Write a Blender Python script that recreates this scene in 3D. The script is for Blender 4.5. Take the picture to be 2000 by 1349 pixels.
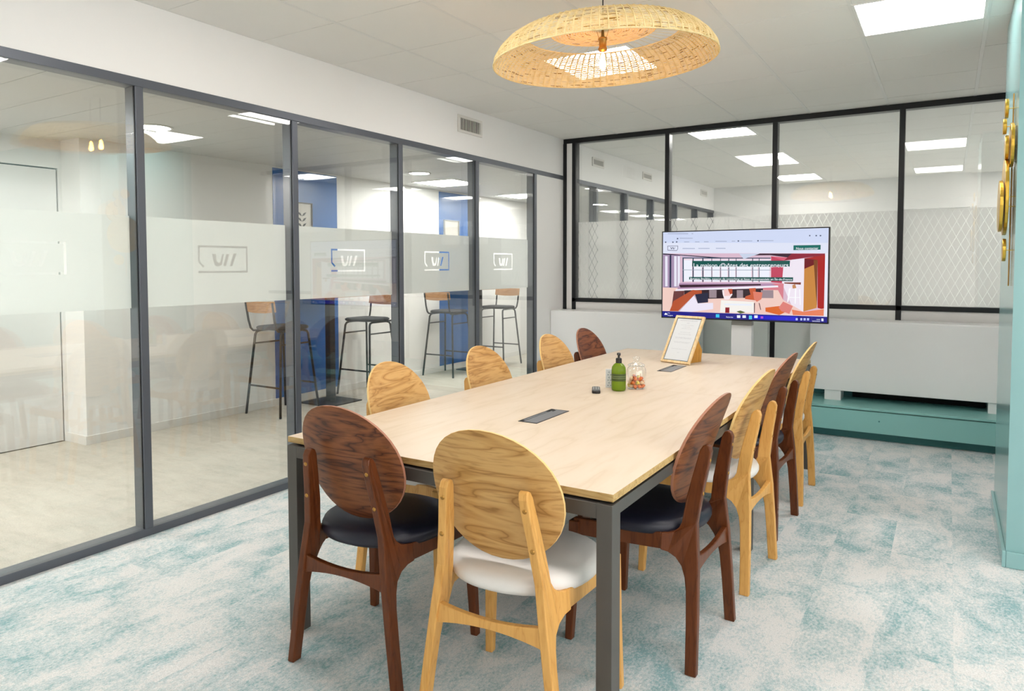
import bpy, math, random
from mathutils import Vector, Matrix
random.seed(7)
PI = math.pi
for o in list(bpy.data.objects): bpy.data.objects.remove(o, do_unlink=True)
S = bpy.context.scene
C = S.collection
# ---------------------------------------------------------------- camera, world, exposure
cam_d = bpy.data.cameras.new('camera'); cam = bpy.data.objects.new('camera', cam_d); C.objects.link(cam)
YAW, PIT, ROL = 0.558153895, -0.0446368563, -0.00187735
fw = Vector((-math.sin(YAW)*math.cos(PIT), math.cos(YAW)*math.cos(PIT), math.sin(PIT)))
rt = fw.cross(Vector((0, 0, 1))).normalized(); up = rt.cross(fw)
rt, up = (math.cos(ROL)*rt + math.sin(ROL)*up), (-math.sin(ROL)*rt + math.cos(ROL)*up)
m = Matrix((rt, up, -fw)).transposed().to_4x4(); m.translation = Vector((3.458, 0.0, 1.38))
cam.matrix_world = m
cam_d.sensor_width = 36.0; cam_d.lens = 1394.97/2000*36
cam_d.shift_x = (1000-982.8)/2000; cam_d.shift_y = (581.4-674.5)/2000
cam_d.clip_start = 0.05; cam_d.clip_end = 100
S.camera = cam
S.view_settings.view_transform = 'Standard'; S.view_settings.look = 'None'
S.view_settings.gamma = 1; S.view_settings.use_curve_mapping = False
S.view_settings.exposure = 0.0
W = bpy.data.worlds.new('world'); S.world = W; W.use_nodes = True
W.node_tree.nodes['Background'].inputs[0].default_value = (1.0, 0.965, 0.95, 1)
W.node_tree.nodes['Background'].inputs[1].default_value = 4.6
PANEL = 17.0      # radiance of the ceiling light diffusers
CORR = 20.0

# ---------------------------------------------------------------- materials
def lin(h):
    v = [int(h[i:i+2], 16)/255 for i in (0, 2, 4)]
    return tuple(((x+0.055)/1.055)**2.4 if x > 0.04045 else x/12.92 for x in v) + (1,)
def mat(name):
    k = bpy.data.materials.new(name); k.use_nodes = True
    return k, k.node_tree.nodes, k.node_tree.links
def plain(name, col, rough=0.5, metal=0.0, spec=0.5, bump=0.0, bscale=300, vary=0.0):
    k, n, l = mat(name); b = n['Principled BSDF']
    b.inputs['Base Color'].default_value = lin(col); b.inputs['Roughness'].default_value = rough
    b.inputs['Metallic'].default_value = metal; b.inputs['Specular IOR Level'].default_value = spec
    tc = n.new('ShaderNodeTexCoord')
    nz = n.new('ShaderNodeTexNoise'); nz.inputs['Scale'].default_value = bscale; nz.inputs['Detail'].default_value = 3
    l.new(tc.outputs['Object'], nz.inputs['Vector'])
    if bump > 0:
        bp = n.new('ShaderNodeBump'); bp.inputs['Strength'].default_value = bump; bp.inputs['Distance'].default_value = 0.002
        l.new(nz.outputs['Fac'], bp.inputs['Height']); l.new(bp.outputs[0], b.inputs['Normal'])
    if vary > 0:
        mx = n.new('ShaderNodeMixRGB'); mx.blend_type = 'MULTIPLY'; mx.inputs[0].default_value = vary
        mx.inputs[1].default_value = lin(col); l.new(nz.outputs['Fac'], mx.inputs[2]); l.new(mx.outputs[0], b.inputs['Base Color'])
    return k
def wood(name, c1, c2, c3, axis=0, stretch=9.0, scale=7.0, rough=0.42, knots=1.0):
    """grain that runs along the given local axis, a little wavy, different on every object"""
    k, n, l = mat(name); b = n['Principled BSDF']; b.inputs['Roughness'].default_value = rough
    b.inputs['Specular IOR Level'].default_value = 0.35
    tc = n.new('ShaderNodeTexCoord'); oi = n.new('ShaderNodeObjectInfo')
    ad = n.new('ShaderNodeVectorMath'); ad.operation = 'MULTIPLY_ADD'
    ad.inputs[1].default_value = (1, 1, 1); l.new(tc.outputs['Object'], ad.inputs[0])
    cb = n.new('ShaderNodeCombineXYZ'); mu = n.new('ShaderNodeMath'); mu.operation = 'MULTIPLY'; mu.inputs[1].default_value = 17.0
    l.new(oi.outputs['Random'], mu.inputs[0])
    for i in range(3): l.new(mu.outputs[0], cb.inputs[i])
    l.new(cb.outputs[0], ad.inputs[2])
    mp = n.new('ShaderNodeMapping'); sc = [scale*stretch]*3; sc[axis] = scale
    mp.inputs['Scale'].default_value = sc; l.new(ad.outputs[0], mp.inputs[0])
    n1 = n.new('ShaderNodeTexNoise'); n1.inputs['Scale'].default_value = 0.33; n1.inputs['Detail'].default_value = 3
    n1.inputs['Distortion'].default_value = 0.9*knots; l.new(mp.outputs[0], n1.inputs['Vector'])
    n2 = n.new('ShaderNodeTexNoise'); n2.inputs['Scale'].default_value = 2.6; n2.inputs['Detail'].default_value = 4
    l.new(mp.outputs[0], n2.inputs['Vector'])
    wv = n.new('ShaderNodeMath'); wv.operation = 'MULTIPLY'; wv.inputs[1].default_value = 11.0; l.new(n1.outputs['Fac'], wv.inputs[0])
    fr = n.new('ShaderNodeMath'); fr.operation = 'PINGPONG'; fr.inputs[1].default_value = 1.0; l.new(wv.outputs[0], fr.inputs[0])
    r1 = n.new('ShaderNodeValToRGB'); r1.color_ramp.elements[0].color = lin(c3); r1.color_ramp.elements[1].color = lin(c1)
    r1.color_ramp.elements[0].position = 0.0; r1.color_ramp.elements[1].position = 0.75
    q_ = r1.color_ramp.elements.new(0.16); q_.color = lin(c2); l.new(fr.outputs[0], r1.inputs[0])
    r2 = n.new('ShaderNodeMapRange'); r2.inputs[1].default_value = 0.52; r2.inputs[2].default_value = 0.72; l.new(n2.outputs['Fac'], r2.inputs[0])
    m2 = n.new('ShaderNodeMath'); m2.operation = 'MULTIPLY'; m2.inputs[1].default_value = 0.55; l.new(r2.outputs[0], m2.inputs[0])
    mx = n.new('ShaderNodeMixRGB'); l.new(m2.outputs[0], mx.inputs[0]); l.new(r1.outputs[0], mx.inputs[1]); mx.inputs[2].default_value = lin(c3)
    l.new(mx.outputs[0], b.inputs['Base Color'])
    bp = n.new('ShaderNodeBump'); bp.inputs['Strength'].default_value = 0.12; bp.inputs['Distance'].default_value = 0.001
    l.new(n2.outputs['Fac'], bp.inputs['Height']); l.new(bp.outputs[0], b.inputs['Normal'])
    return k
def emit(name, col, st):
    k, n, l = mat(name); n.remove(n['Principled BSDF']); e = n.new('ShaderNodeEmission')
    e.inputs[0].default_value = lin(col); e.inputs[1].default_value = st; l.new(e.outputs[0], n['Material Output'].inputs[0]); return k
def glass_pane(name, tint=(0.975, 0.985, 0.98, 1), refl=1.0):
    k, n, l = mat(name); n.remove(n['Principled BSDF'])
    t = n.new('ShaderNodeBsdfTransparent'); t.inputs[0].default_value = tint
    g = n.new('ShaderNodeBsdfGlossy'); g.inputs['Roughness'].default_value = 0.0; g.inputs[0].default_value = (1, 1, 1, 1)
    lw = n.new('ShaderNodeLayerWeight'); lw.inputs[0].default_value = 0.5
    p = n.new('ShaderNodeMath'); p.operation = 'POWER'; p.inputs[1].default_value = 5; l.new(lw.outputs['Facing'], p.inputs[0])
    a = n.new('ShaderNodeMath'); a.operation = 'MULTIPLY_ADD'; a.inputs[1].default_value = 0.95*refl; a.inputs[2].default_value = 0.056*refl
    l.new(p.outputs[0], a.inputs[0])
    mx = n.new('ShaderNodeMixShader'); l.new(a.outputs[0], mx.inputs[0]); l.new(t.outputs[0], mx.inputs[1]); l.new(g.outputs[0], mx.inputs[2])
    l.new(mx.outputs[0], n['Material Output'].inputs[0]); return k
def film(name, col, alpha):
    k, n, l = mat(name); n.remove(n['Principled BSDF'])
    t = n.new('ShaderNodeBsdfTransparent'); d = n.new('ShaderNodeBsdfDiffuse'); d.inputs[0].default_value = lin(col)
    tr = n.new('ShaderNodeBsdfTranslucent'); tr.inputs[0].default_value = lin(col)
    m1 = n.new('ShaderNodeMixShader'); m1.inputs[0].default_value = 0.5; l.new(d.outputs[0], m1.inputs[1]); l.new(tr.outputs[0], m1.inputs[2])
    m2 = n.new('ShaderNodeMixShader'); m2.inputs[0].default_value = alpha; l.new(t.outputs[0], m2.inputs[1]); l.new(m1.outputs[0], m2.inputs[2])
    l.new(m2.outputs[0], n['Material Output'].inputs[0]); return k
def carpet(name, base, dark, mid, stretch):
    k, n, l = mat(name); b = n['Principled BSDF']; b.inputs['Roughness'].default_value = 0.95; b.inputs['Specular IOR Level'].default_value = 0.1
    tc = n.new('ShaderNodeTexCoord'); oi = n.new('ShaderNodeObjectInfo')
    cb = n.new('ShaderNodeCombineXYZ'); mu = n.new('ShaderNodeMath'); mu.operation = 'MULTIPLY'; mu.inputs[1].default_value = 40.0
    l.new(oi.outputs['Random'], mu.inputs[0])
    for i in range(3): l.new(mu.outputs[0], cb.inputs[i])
    ad = n.new('ShaderNodeVectorMath'); l.new(tc.outputs['Object'], ad.inputs[0]); l.new(cb.outputs[0], ad.inputs[1])
    mp = n.new('ShaderNodeMapping'); mp.inputs['Scale'].default_value = stretch; l.new(ad.outputs[0], mp.inputs[0])
    a = n.new('ShaderNodeTexNoise'); a.inputs['Scale'].default_value = 3.0; a.inputs['Detail'].default_value = 7; a.inputs['Roughness'].default_value = 0.66; a.inputs['Distortion'].default_value = 0.4
    l.new(mp.outputs[0], a.inputs['Vector'])
    f = n.new('ShaderNodeTexNoise'); f.inputs['Scale'].default_value = 60; f.inputs['Detail'].default_value = 3; f.inputs['Roughness'].default_value = 0.7
    l.new(mp.outputs[0], f.inputs['Vector'])
    s = n.new('ShaderNodeMath'); s.operation = 'MULTIPLY_ADD'; s.inputs[1].default_value = 0.62; l.new(f.outputs['Fac'], s.inputs[0]); l.new(a.outputs['Fac'], s.inputs[2])
    r = n.new('ShaderNodeValToRGB'); e = r.color_ramp.elements
    e[0].position = 0.72; e[0].color = lin(base); e[1].position = 1.0; e[1].color = lin(dark)
    q = e.new(0.86); q.color = lin(mid); l.new(s.outputs[0], r.inputs[0])
    gr = n.new('ShaderNodeTexNoise'); gr.inputs['Scale'].default_value = 260; gr.inputs['Detail'].default_value = 2; l.new(ad.outputs[0], gr.inputs['Vector'])
    mr = n.new('ShaderNodeMapRange'); mr.inputs[1].default_value = 0.3; mr.inputs[2].default_value = 0.7; mr.inputs[3].default_value = 0.76; mr.inputs[4].default_value = 1.0
    l.new(gr.outputs['Fac'], mr.inputs[0])
    mx = n.new('ShaderNodeMixRGB'); mx.blend_type = 'MULTIPLY'; mx.inputs[0].default_value = 1; l.new(r.outputs[0], mx.inputs[1]); l.new(mr.outputs[0], mx.inputs[2])
    l.new(mx.outputs[0], b.inputs['Base Color'])
    bp = n.new('ShaderNodeBump'); bp.inputs['Strength'].default_value = 0.5; bp.inputs['Distance'].default_value = 0.004
    l.new(gr.outputs['Fac'], bp.inputs['Height']); l.new(bp.outputs[0], b.inputs['Normal'])
    return k

M = dict(
    wall=plain('white_wall_paint', 'f0eeec', 0.6, bump=0.15), tile=plain('mineral_tile', 'ebe8e3', 0.85, bump=0.3, bscale=500),
    grid=plain('ceiling_grid_white', 'e4e2de', 0.45), frame=plain('anthracite_aluminium', '5c6068', 0.38, 0.35),
    black=plain('black_aluminium', '17191d', 0.4, 0.2), white=plain('white_lacquer', 'fafafa', 0.3),
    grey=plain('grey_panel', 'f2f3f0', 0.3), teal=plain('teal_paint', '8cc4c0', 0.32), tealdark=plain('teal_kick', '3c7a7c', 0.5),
    steel=plain('dark_table_steel', '5b5753', 0.38, 0.4), dark=plain('dark_plastic', '17181c', 0.35),
    slot=plain('black_slot', '050506', 0.7), cable=plain('cable_lid_aluminium', '7d8086', 0.35, 0.5), blue=plain('blue_wall_panel', '1c63ae', 0.5),
    gold=plain('brushed_gold', 'd9b24e', 0.28, 1.0, bump=0.1, bscale=80), brass=plain('brass', 'b98a4a', 0.3, 1.0),
    navy=plain('navy_leather', '1b1c2b', 0.38, bump=0.2, bscale=500), cream=plain('white_leather', 'e4e0dc', 0.45, bump=0.15, bscale=500),
    tvgrey=plain('tv_stand_white', 'e8e8e8', 0.3), silver=plain('silver_collar', '9a9c9a', 0.35, 0.3),
    paper=plain('paper', 'd4d9de', 0.7), ink=plain('grey_ink', 'a8adb6', 0.8), mount=plain('blue_mount', '4d6a80', 0.7),
    stool=plain('stool_black_metal', '2a2b2e', 0.45, 0.3), stoolseat=plain('stool_seat_fabric', '2b2e35', 0.8),
    vent=plain('vent_white', 'dedad4', 0.5), door=plain('door_white', 'e4e2e0', 0.4), candy=plain('orange_candy', 'e0722f', 0.35),
    candy2=plain('red_candy', 'b83a2a', 0.35), candy3=plain('yellow_candy', 'e8cf4a', 0.35), candy4=plain('cream_candy', 'f0d0a8', 0.35),
    glass=glass_pane('window_glass'), jar=glass_pane('jar_glass', (0.97, 0.98, 0.98, 1), 1.6),
    film=film('frosted_film', 'dfe1de', 0.94), pfilm=film('patterned_film', 'f2f0ee', 0.86), art=plain('art_paper', 'd8d4cc', 0.7),
    bpanel=emit('next_room_diffuser', 'fff9f4', PANEL*1.3), fillpanel=emit('corridor_fill_light', 'fffdf8', CORR*2.0),  # second one glows in the added corridor fixtures out of view
    panel=emit('light_diffuser', 'fff9f5', PANEL), cpanel=emit('corridor_light', 'fffdf8', CORR*1.6), bulbglow=emit('bulb_filament', 'ff9e3c', 150),
    ledw=emit('screen_lettering', 'f4f8ff', 0.95),
    skirt=plain('white_skirting', 'e8e5e1', 0.35), tealw=plain('teal_wall_paint', '8ab5b6', 0.18, spec=0.8),
    cplank=plain('corridor_metal_plank', 'c2c3c2', 0.5),
    oak_top=wood('light_oak_tabletop', 'dccbb6', 'd9c7b0', 'd3c0a7', axis=1, stretch=7, scale=2.2, rough=0.4, knots=0.3),
    oak_edge=wood('oak_edge', 'c8aa74', 'bb9a62', 'a5844f', axis=0, rough=0.5), oak_back=wood('oak_veneer', 'cda266', 'bb8d50', '9c713b', axis=0, stretch=11, scale=3.6),
    oak_leg=wood('oak_solid', 'dba75e', 'd6a159', 'cb944b', axis=2, rough=0.4, knots=0.3), oak_rim=plain('oak_ply_edge', 'e9c684', 0.45),
    wal_back=wood('walnut_veneer', '86512f', '6c3b22', '3f1f12', axis=0, stretch=11, scale=3.6), wal_leg=wood('walnut_stained', '673518', '5f3014', '50270f', axis=2, rough=0.35, knots=0.3),
    wal_rim=plain('walnut_ply_edge', 'a8745c', 0.45), stoolwood=wood('stool_wood', 'c79a72', 'b98a62', 'a5774f', axis=0),
    framewood=wood('frame_wood', 'ecd2a6', 'e2c493', 'd8b784', axis=2, knots=0.3), struts=wood('strut_wood', 'c8923f', 'b98330', 'a87428', axis=2),
    carpet=carpet('blue_carpet', 'e8e8e7', '95babf', 'c9d6d8', (1.7, 1.0, 1.0)),
    beige=carpet('beige_carpet', 'd6cfc2', 'c6beb0', 'cfc7ba', (1.2, 4.0, 1.0)),
)
def green_glass():
    k, n, l = mat('green_bottle'); b = n['Principled BSDF']
    b.inputs['Base Color'].default_value = lin('7d9a2a'); b.inputs['Roughness'].default_value = 0.08
    b.inputs['Transmission Weight'].default_value = 0.35; b.inputs['IOR'].default_value = 1.3
    return k
M['green'] = green_glass()
def rattan(name, c1, c2, trans):
    k, n, l = mat(name); n.remove(n['Principled BSDF'])
    tc = n.new('ShaderNodeTexCoord'); nz = n.new('ShaderNodeTexNoise'); nz.inputs['Scale'].default_value = 38; nz.inputs['Detail'].default_value = 4
    l.new(tc.outputs['Object'], nz.inputs['Vector'])
    r = n.new('ShaderNodeValToRGB'); r.color_ramp.elements[0].position = 0.36; r.color_ramp.elements[0].color = lin(c2)
    r.color_ramp.elements[1].position = 0.52; r.color_ramp.elements[1].color = lin(c1); l.new(nz.outputs['Fac'], r.inputs[0])
    d = n.new('ShaderNodeBsdfDiffuse'); t = n.new('ShaderNodeBsdfTranslucent'); mx = n.new('ShaderNodeMixShader'); mx.inputs[0].default_value = trans
    l.new(r.outputs[0], d.inputs[0]); l.new(r.outputs[0], t.inputs[0]); l.new(d.outputs[0], mx.inputs[1]); l.new(t.outputs[0], mx.inputs[2])
    l.new(mx.outputs[0], n['Material Output'].inputs[0]); return k
M['rattan'] = rattan('woven_rattan', 'efdcaa', 'e2cb92', 0.10)
M['rattan_dark'] = rattan('dark_rattan', 'a8823f', '8f6a2e', 0.08)

# ---------------------------------------------------------------- geometry helpers
class G:
    """collects shapes, links them as ONE mesh object"""
    def __init__(s): s.v = []; s.f = []; s.m = []; s.cur = 0
    def add(s, v, f):
        b = len(s.v); s.v += [tuple(p) for p in v]; s.f += [tuple(i+b for i in q) for q in f]; s.m += [s.cur]*len(f); return s
    def box(s, a, b):
        x0, y0, z0 = a; x1, y1, z1 = b
        return s.add([(x0,y0,z0),(x1,y0,z0),(x1,y1,z0),(x0,y1,z0),(x0,y0,z1),(x1,y0,z1),(x1,y1,z1),(x0,y1,z1)],
                     [(0,3,2,1),(4,5,6,7),(0,1,5,4),(1,2,6,5),(2,3,7,6),(3,0,4,7)])
    def obox(s, a, b, M4):
        g = G().box(a, b); return s.add([M4 @ Vector(p) for p in g.v], g.f)
    def prism(s, poly, fn, t0, t1):
        """poly in 2D; fn(u, v, t) -> 3D"""
        n = len(poly); v = [fn(u, w, t0) for u, w in poly] + [fn(u, w, t1) for u, w in poly]
        f = [tuple(range(n-1, -1, -1)), tuple(range(n, 2*n))] + [(i, (i+1) % n, n+(i+1) % n, n+i) for i in range(n)]
        return s.add(v, f)
    def lathe(s, prof, seg=32, c=(0, 0, 0), sx=1, sy=1, caps=True):
        v = []; f = []
        for r, z in prof:
            for i in range(seg):
                a = 2*PI*i/seg; v.append((c[0]+r*sx*math.cos(a), c[1]+r*sy*math.sin(a), c[2]+z))
        for k in range(len(prof)-1):
            for i in range(seg):
                j = (i+1) % seg; f.append((k*seg+i, k*seg+j, (k+1)*seg+j, (k+1)*seg+i))
        if caps: f.append(tuple(range(seg-1, -1, -1))); f.append(tuple((len(prof)-1)*seg+i for i in range(seg)))
        return s.add(v, f)
    def tube(s, path, r, seg=8, closed=False):
        P = [Vector(p) for p in path]; n = len(P); rs = r if isinstance(r, (list, tuple)) else [r]*n
        v = []; ref = None
        for i in range(n):
            d = (P[(i+1) % n]-P[i-1]) if closed else (P[min(i+1, n-1)]-P[max(i-1, 0)])
            d.normalize()
            if ref is None: ref = Vector((0, 0, 1)) if abs(d.z) < 0.9 else Vector((1, 0, 0))
            a = (ref-d*ref.dot(d)).normalized(); ref = a; b = d.cross(a)
            for k in range(seg):
                t = 2*PI*k/seg; v.append(P[i]+(a*math.cos(t)+b*math.sin(t))*rs[i])
        f = []
        for i in range(n if closed else n-1):
            for k in range(seg):
                q = (k+1) % seg; j = (i+1) % n; f.append((i*seg+k, i*seg+q, j*seg+q, j*seg+k))
        if not closed: f += [tuple(range(seg-1, -1, -1)), tuple((n-1)*seg+k for k in range(seg))]
        return s.add(v, f)
    def build(s, name, mats, parent=None, loc=(0, 0, 0), rot=None, bevel=0, smooth=False, bseg=2):
        me = bpy.data.meshes.new(name); me.from_pydata(s.v, [], s.f)
        mats = mats if isinstance(mats, (list, tuple)) else [mats]
        for k in mats: me.materials.append(M[k] if isinstance(k, str) else k)
        for p, i in zip(me.polygons, s.m): p.material_index = i; p.use_smooth = bool(smooth)
        me.update()
        o = bpy.data.objects.new(name, me); C.objects.link(o); o.parent = parent; o.location = loc
        if rot is not None: o.rotation_euler = rot
        if bevel:
            b = o.modifiers.new('bevel', 'BEVEL'); b.width = bevel; b.segments = bseg; b.limit_method = 'ANGLE'; b.angle_limit = 0.7
            if smooth: me.polygons.foreach_set('use_smooth', [True]*len(me.polygons))
        return o
def tag(o, label=None, cat=None, group=None, kind=None):
    if label: o['label'] = label
    if cat: o['category'] = cat
    if group: o['group'] = group
    if kind: o['kind'] = kind
    return o
def thing(name, label, cat, loc=(0, 0, 0), rz=0, group=None):
    o = bpy.data.objects.new(name, None); C.objects.link(o); o.location = loc; o.rotation_euler = (0, 0, rz); o.empty_display_size = 0.1
    return tag(o, label, cat, group)
def struct(name, parent=None, label=None):
    o = bpy.data.objects.new(name, None); C.objects.link(o); o.parent = parent
    o['kind'] = 'structure'
    if label: o['label'] = label
    return o
def sbox(name, a, b, k, parent=None, bevel=0, label=None):
    o = G().box(a, b).build(name, k, parent, bevel=bevel)
    if parent is None: o['kind'] = 'structure'
    if label: o['label'] = label
    return o
def copy_tree(o, parent=None):
    c = o.copy(); C.objects.link(c); c.parent = parent
    for ch in [x for x in bpy.data.objects if x.parent == o]: copy_tree(ch, c)
    return c
def text(body, size, loc, rot, k, parent, name='lettering', ext=0.0003, align='LEFT', fit=None, bold=0.0):
    cu = bpy.data.curves.new(name, 'FONT'); cu.body = body; cu.size = size; cu.extrude = ext; cu.align_x = align; cu.align_y = 'CENTER'
    cu.resolution_u = 3; cu.offset = bold; o = bpy.data.objects.new(name, cu); C.objects.link(o)
    bpy.context.view_layer.update()
    me = bpy.data.meshes.new_from_object(o.evaluated_get(bpy.context.evaluated_depsgraph_get())); me.name = name
    C.objects.unlink(o); bpy.data.objects.remove(o)
    if fit:
        xs = [v.co.x for v in me.vertices]; w = max(xs)-min(xs)
        for v in me.vertices: v.co.x *= fit/w
    me.materials.clear(); me.materials.append(M[k])
    o = bpy.data.objects.new(name, me); C.objects.link(o); o.parent = parent; o.location = loc; o.rotation_euler = rot
    return o
def join(objs, name):
    vs = []; fs = []
    for o in objs:
        mw = o.matrix_basis; b0 = len(vs); vs += [mw @ v.co for v in o.data.vertices]; fs += [tuple(i+b0 for i in p.vertices) for p in o.data.polygons]
    me = bpy.data.meshes.new(name); me.from_pydata(vs, [], fs); me.materials.append(objs[0].data.materials[0]); par = objs[0].parent
    for o in objs: bpy.data.objects.remove(o)
    r = bpy.data.objects.new(name, me); C.objects.link(r); r.parent = par; return r

ZC, D = 2.697, 6.736
# ---------------------------------------------------------------- floors
fl = sbox('floor', (-0.09, -3.0, -0.08), (7.2, 12.5, -0.006), 'carpet', label='pale grey carpet with teal patches laid in planks')
plank = G().box((0, 0, -0.006), (0.249, 0.999, 0)).v
pm = G().box((0.0001, 0.0001, -0.006), (0.2499, 0.9999, 0)).build('carpet_tile', 'carpet', fl, bevel=0)
first = True
for i in range(19):
    off = [0.0, 0.5, 0.25, 0.75][i % 4]
    for j in range(-1, 7):
        y = j+off-0.65
        if y > 6.3 or y+1 < 0.2: continue
        o = pm if first else pm.copy()
        if not first: C.objects.link(o)
        first = False; o.location = (i*0.25, y, 0)
G().box((4.75, -3, -0.006), (7.2, 3.94, 0)).box((0, -3, -0.006), (4.75, 0.0, 0)).build('carpet_field', 'carpet', fl, loc=(0, 0, -0.0004))
sbox('floor', (-3.2, -3.0, -0.08), (-0.085, 12.5, 0.0), 'beige', label='beige corridor carpet behind the glass partition')
# ---------------------------------------------------------------- ceiling with lay-in tiles
ce = sbox('ceiling', (-0.085, -3.0, 2.712), (7.2, D+0.1, 2.80), 'grid', label='suspended ceiling of white mineral tiles')
LIGHTS = [(1.2, 4.06), (3.0, 4.06), (1.2, 1.66), (3.0, 1.66), (4.8, 1.66), (4.8, -0.74), (6.0, 1.66)]
def islight(x, y): return any(abs(x-a) < 0.05 and abs(y-b) < 0.05 for a, b in LIGHTS)
t0 = None
for i in range(8):
    for j in range(-1, 13):
        x, y = i*0.6, 4.06-0.6*7+0.6*j+0.0
        if islight(x, y): continue
        y1 = min(y+0.6, D)
        if y1-y < 0.59:
            G().box((0.011, 0.004, 0), (0.589, y1-y-0.002, 0.012)).build('ceiling_tile', 'tile', ce, loc=(x, y, 2.7))
            continue
        if t0 is None: t0 = G().box((0.011, 0.003, 0), (0.589, 0.597, 0.012)).build('ceiling_tile', 'tile', ce); o = t0
        else: o = t0.copy(); C.objects.link(o)
        o.location = (x, y, 2.7+random.uniform(-0.0006, 0.0006))
for i in range(0, 9):
    G().box((i*0.6-0.0105, -3.0, 2.6985), (i*0.6+0.0105, D, 2.7125)).build('ceiling_bar', 'grid', ce)
gb = G().box((0.011, -0.0025, 2.7015), (0.589, 0.0025, 2.7125)).build('cross_bar', 'grid', ce)
k = 0
for i in range(8):
    for j in range(0, 13):
        o = gb if k == 0 else gb.copy()
        if k: C.objects.link(o)
        k += 1; o.location = (i*0.6, 4.06-4.2+0.6*j, 0)
G().box((4.82, -3, 2.699), (7.2, D, 2.712)).box((0, -3, 2.699), (4.8, -0.74, 2.712)).build('ceiling_field', 'tile', ce)
# corridor ceiling : long metal planks
cc = sbox('ceiling', (-3.2, -3.0, 2.372), (-0.085, 12.5, 2.45), 'grid', label='low corridor ceiling of long metal planks')
p0 = G().box((-2.6, 0.002, 2.36), (-0.09, 0.298, 2.372)).build('ceiling_plank', 'cplank', cc)
for j in range(-3, 40):
    o = p0 if j == -3 else p0.copy()
    if j > -3: C.objects.link(o)
    o.location = (0, 2.167-0.3*3.0+0.3*j-0.3, 0)
# next room ceiling
cb = sbox('ceiling', (-0.085, D+0.1, 2.712), (7.2, 12.5, 2.80), 'grid', label='tiled ceiling of the room behind the rear windows')
k = 0
for i in range(8):
    for j in range(10):
        x, y = i*0.6, 6.92+0.6*j
        if (i == 2 and j in (0, 4, 7)) : continue
        y1 = min(y+0.6, 12.38)
        if y1-y < 0.1: continue
        if y1-y < 0.59: o = G().box((0.011, 0.004, 0), (0.589, y1-y-0.004, 0.012)).build('ceiling_tile', 'tile', cb)
        else: o = t0.copy(); C.objects.link(o); o.parent = cb
        o.location = (x, y, 2.7)
for i in range(0, 9): G().box((i*0.6-0.0105, D+0.1, 2.6985), (i*0.6+0.0105, 12.38, 2.7125)).build('ceiling_bar', 'grid', cb)
# ---------------------------------------------------------------- left wall with glazed partition
wl = sbox('wall_left', (-0.085, -3.0, 2.322), (0.0, 12.5, ZC+0.01), 'wall', label='white wall band above the left glass partition')
G().box((-0.085, 6.16, 0), (0.0, D, 2.278)).build('end_panel', 'wall', wl)
G().box((-0.088, -3.0, 2.278), (0.004, 12.4, 2.322)).build('top_rail', 'frame', wl, bevel=0.002)
G().box((-0.088, -3.0, 0.0), (0.004, 6.16, 0.040)).build('bottom_rail', 'frame', wl, bevel=0.002)
G().box((-0.088, D+0.12, 0.0), (0.004, 12.4, 0.040)).build('bottom_rail', 'frame', wl)
YP = [-1.93, -0.93, 0.075, 1.078, 2.08, 3.082, 4.09, 5.10, 6.118]
for y in YP:
    G().box((-0.088, y, 0.04), (0.004, y+0.042, 2.278)).build('post', 'frame', wl, bevel=0.002)
    G().box((-0.0132, y-0.0035, 0.04), (-0.006, y+0.0455, 2.278)).build('gasket', 'black', wl)
for y in (7.56, 8.47, 9.40, 10.4, 11.4, 12.30):
    G().box((-0.088, y, 0.04), (0.004, y+0.045, 2.278)).build('post', 'frame', wl)
def logo(y0, z0, w=0.33, h=0.155):
    out = []; s = 0.0115
    P = lambda u, v: (y0+u*w, z0+v*h)
    su, sv = s/w, s/h
    out.append([P(*q) for q in ((0, 1), (1, 1), (1, 0), (0, 0), (0, sv), (1-su, sv), (1-su, 1-sv), (su, 1-sv), (su, .42), (.125, .25), (.09, .2), (0, .38))])
    out.append([P(*q) for q in ((.27, .70), (.34, .70), (.355, .45), (.39, .36), (.435, .40), (.475, .70), (.505, .70), (.465, .30), (.39, .235), (.325, .27), (.30, .40))])
    out.append([P(*q) for q in ((.555, .70), (.615, .70), (.54, .25), (.49, .25))])
    out.append([P(*q) for q in ((.70, .72), (.765, .72), (.675, .25), (.62, .25))])
    return out
def film_curve(name, rect, holes, x, parent):
    cu = bpy.data.curves.new(name, 'CURVE'); cu.dimensions = '2D'; cu.fill_mode = 'BOTH'
    (a0, b0), (a1, b1) = rect
    for poly in [[(a0, b0), (a1, b0), (a1, b1), (a0, b1)]]+holes:
        sp = cu.splines.new('POLY'); sp.points.add(len(poly)-1)
        for p, q in zip(sp.points, poly): p.co = (q[0], q[1], 0, 1)
        sp.use_cyclic_u = True
    cu.materials.append(M['film']); o = bpy.data.objects.new(name, cu); C.objects.link(o); o.parent = parent
    o.matrix_local = Matrix(((0, 0, 1, x), (1, 0, 0, 0), (0, 1, 0, 0), (0, 0, 0, 1)))
    return o
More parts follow.
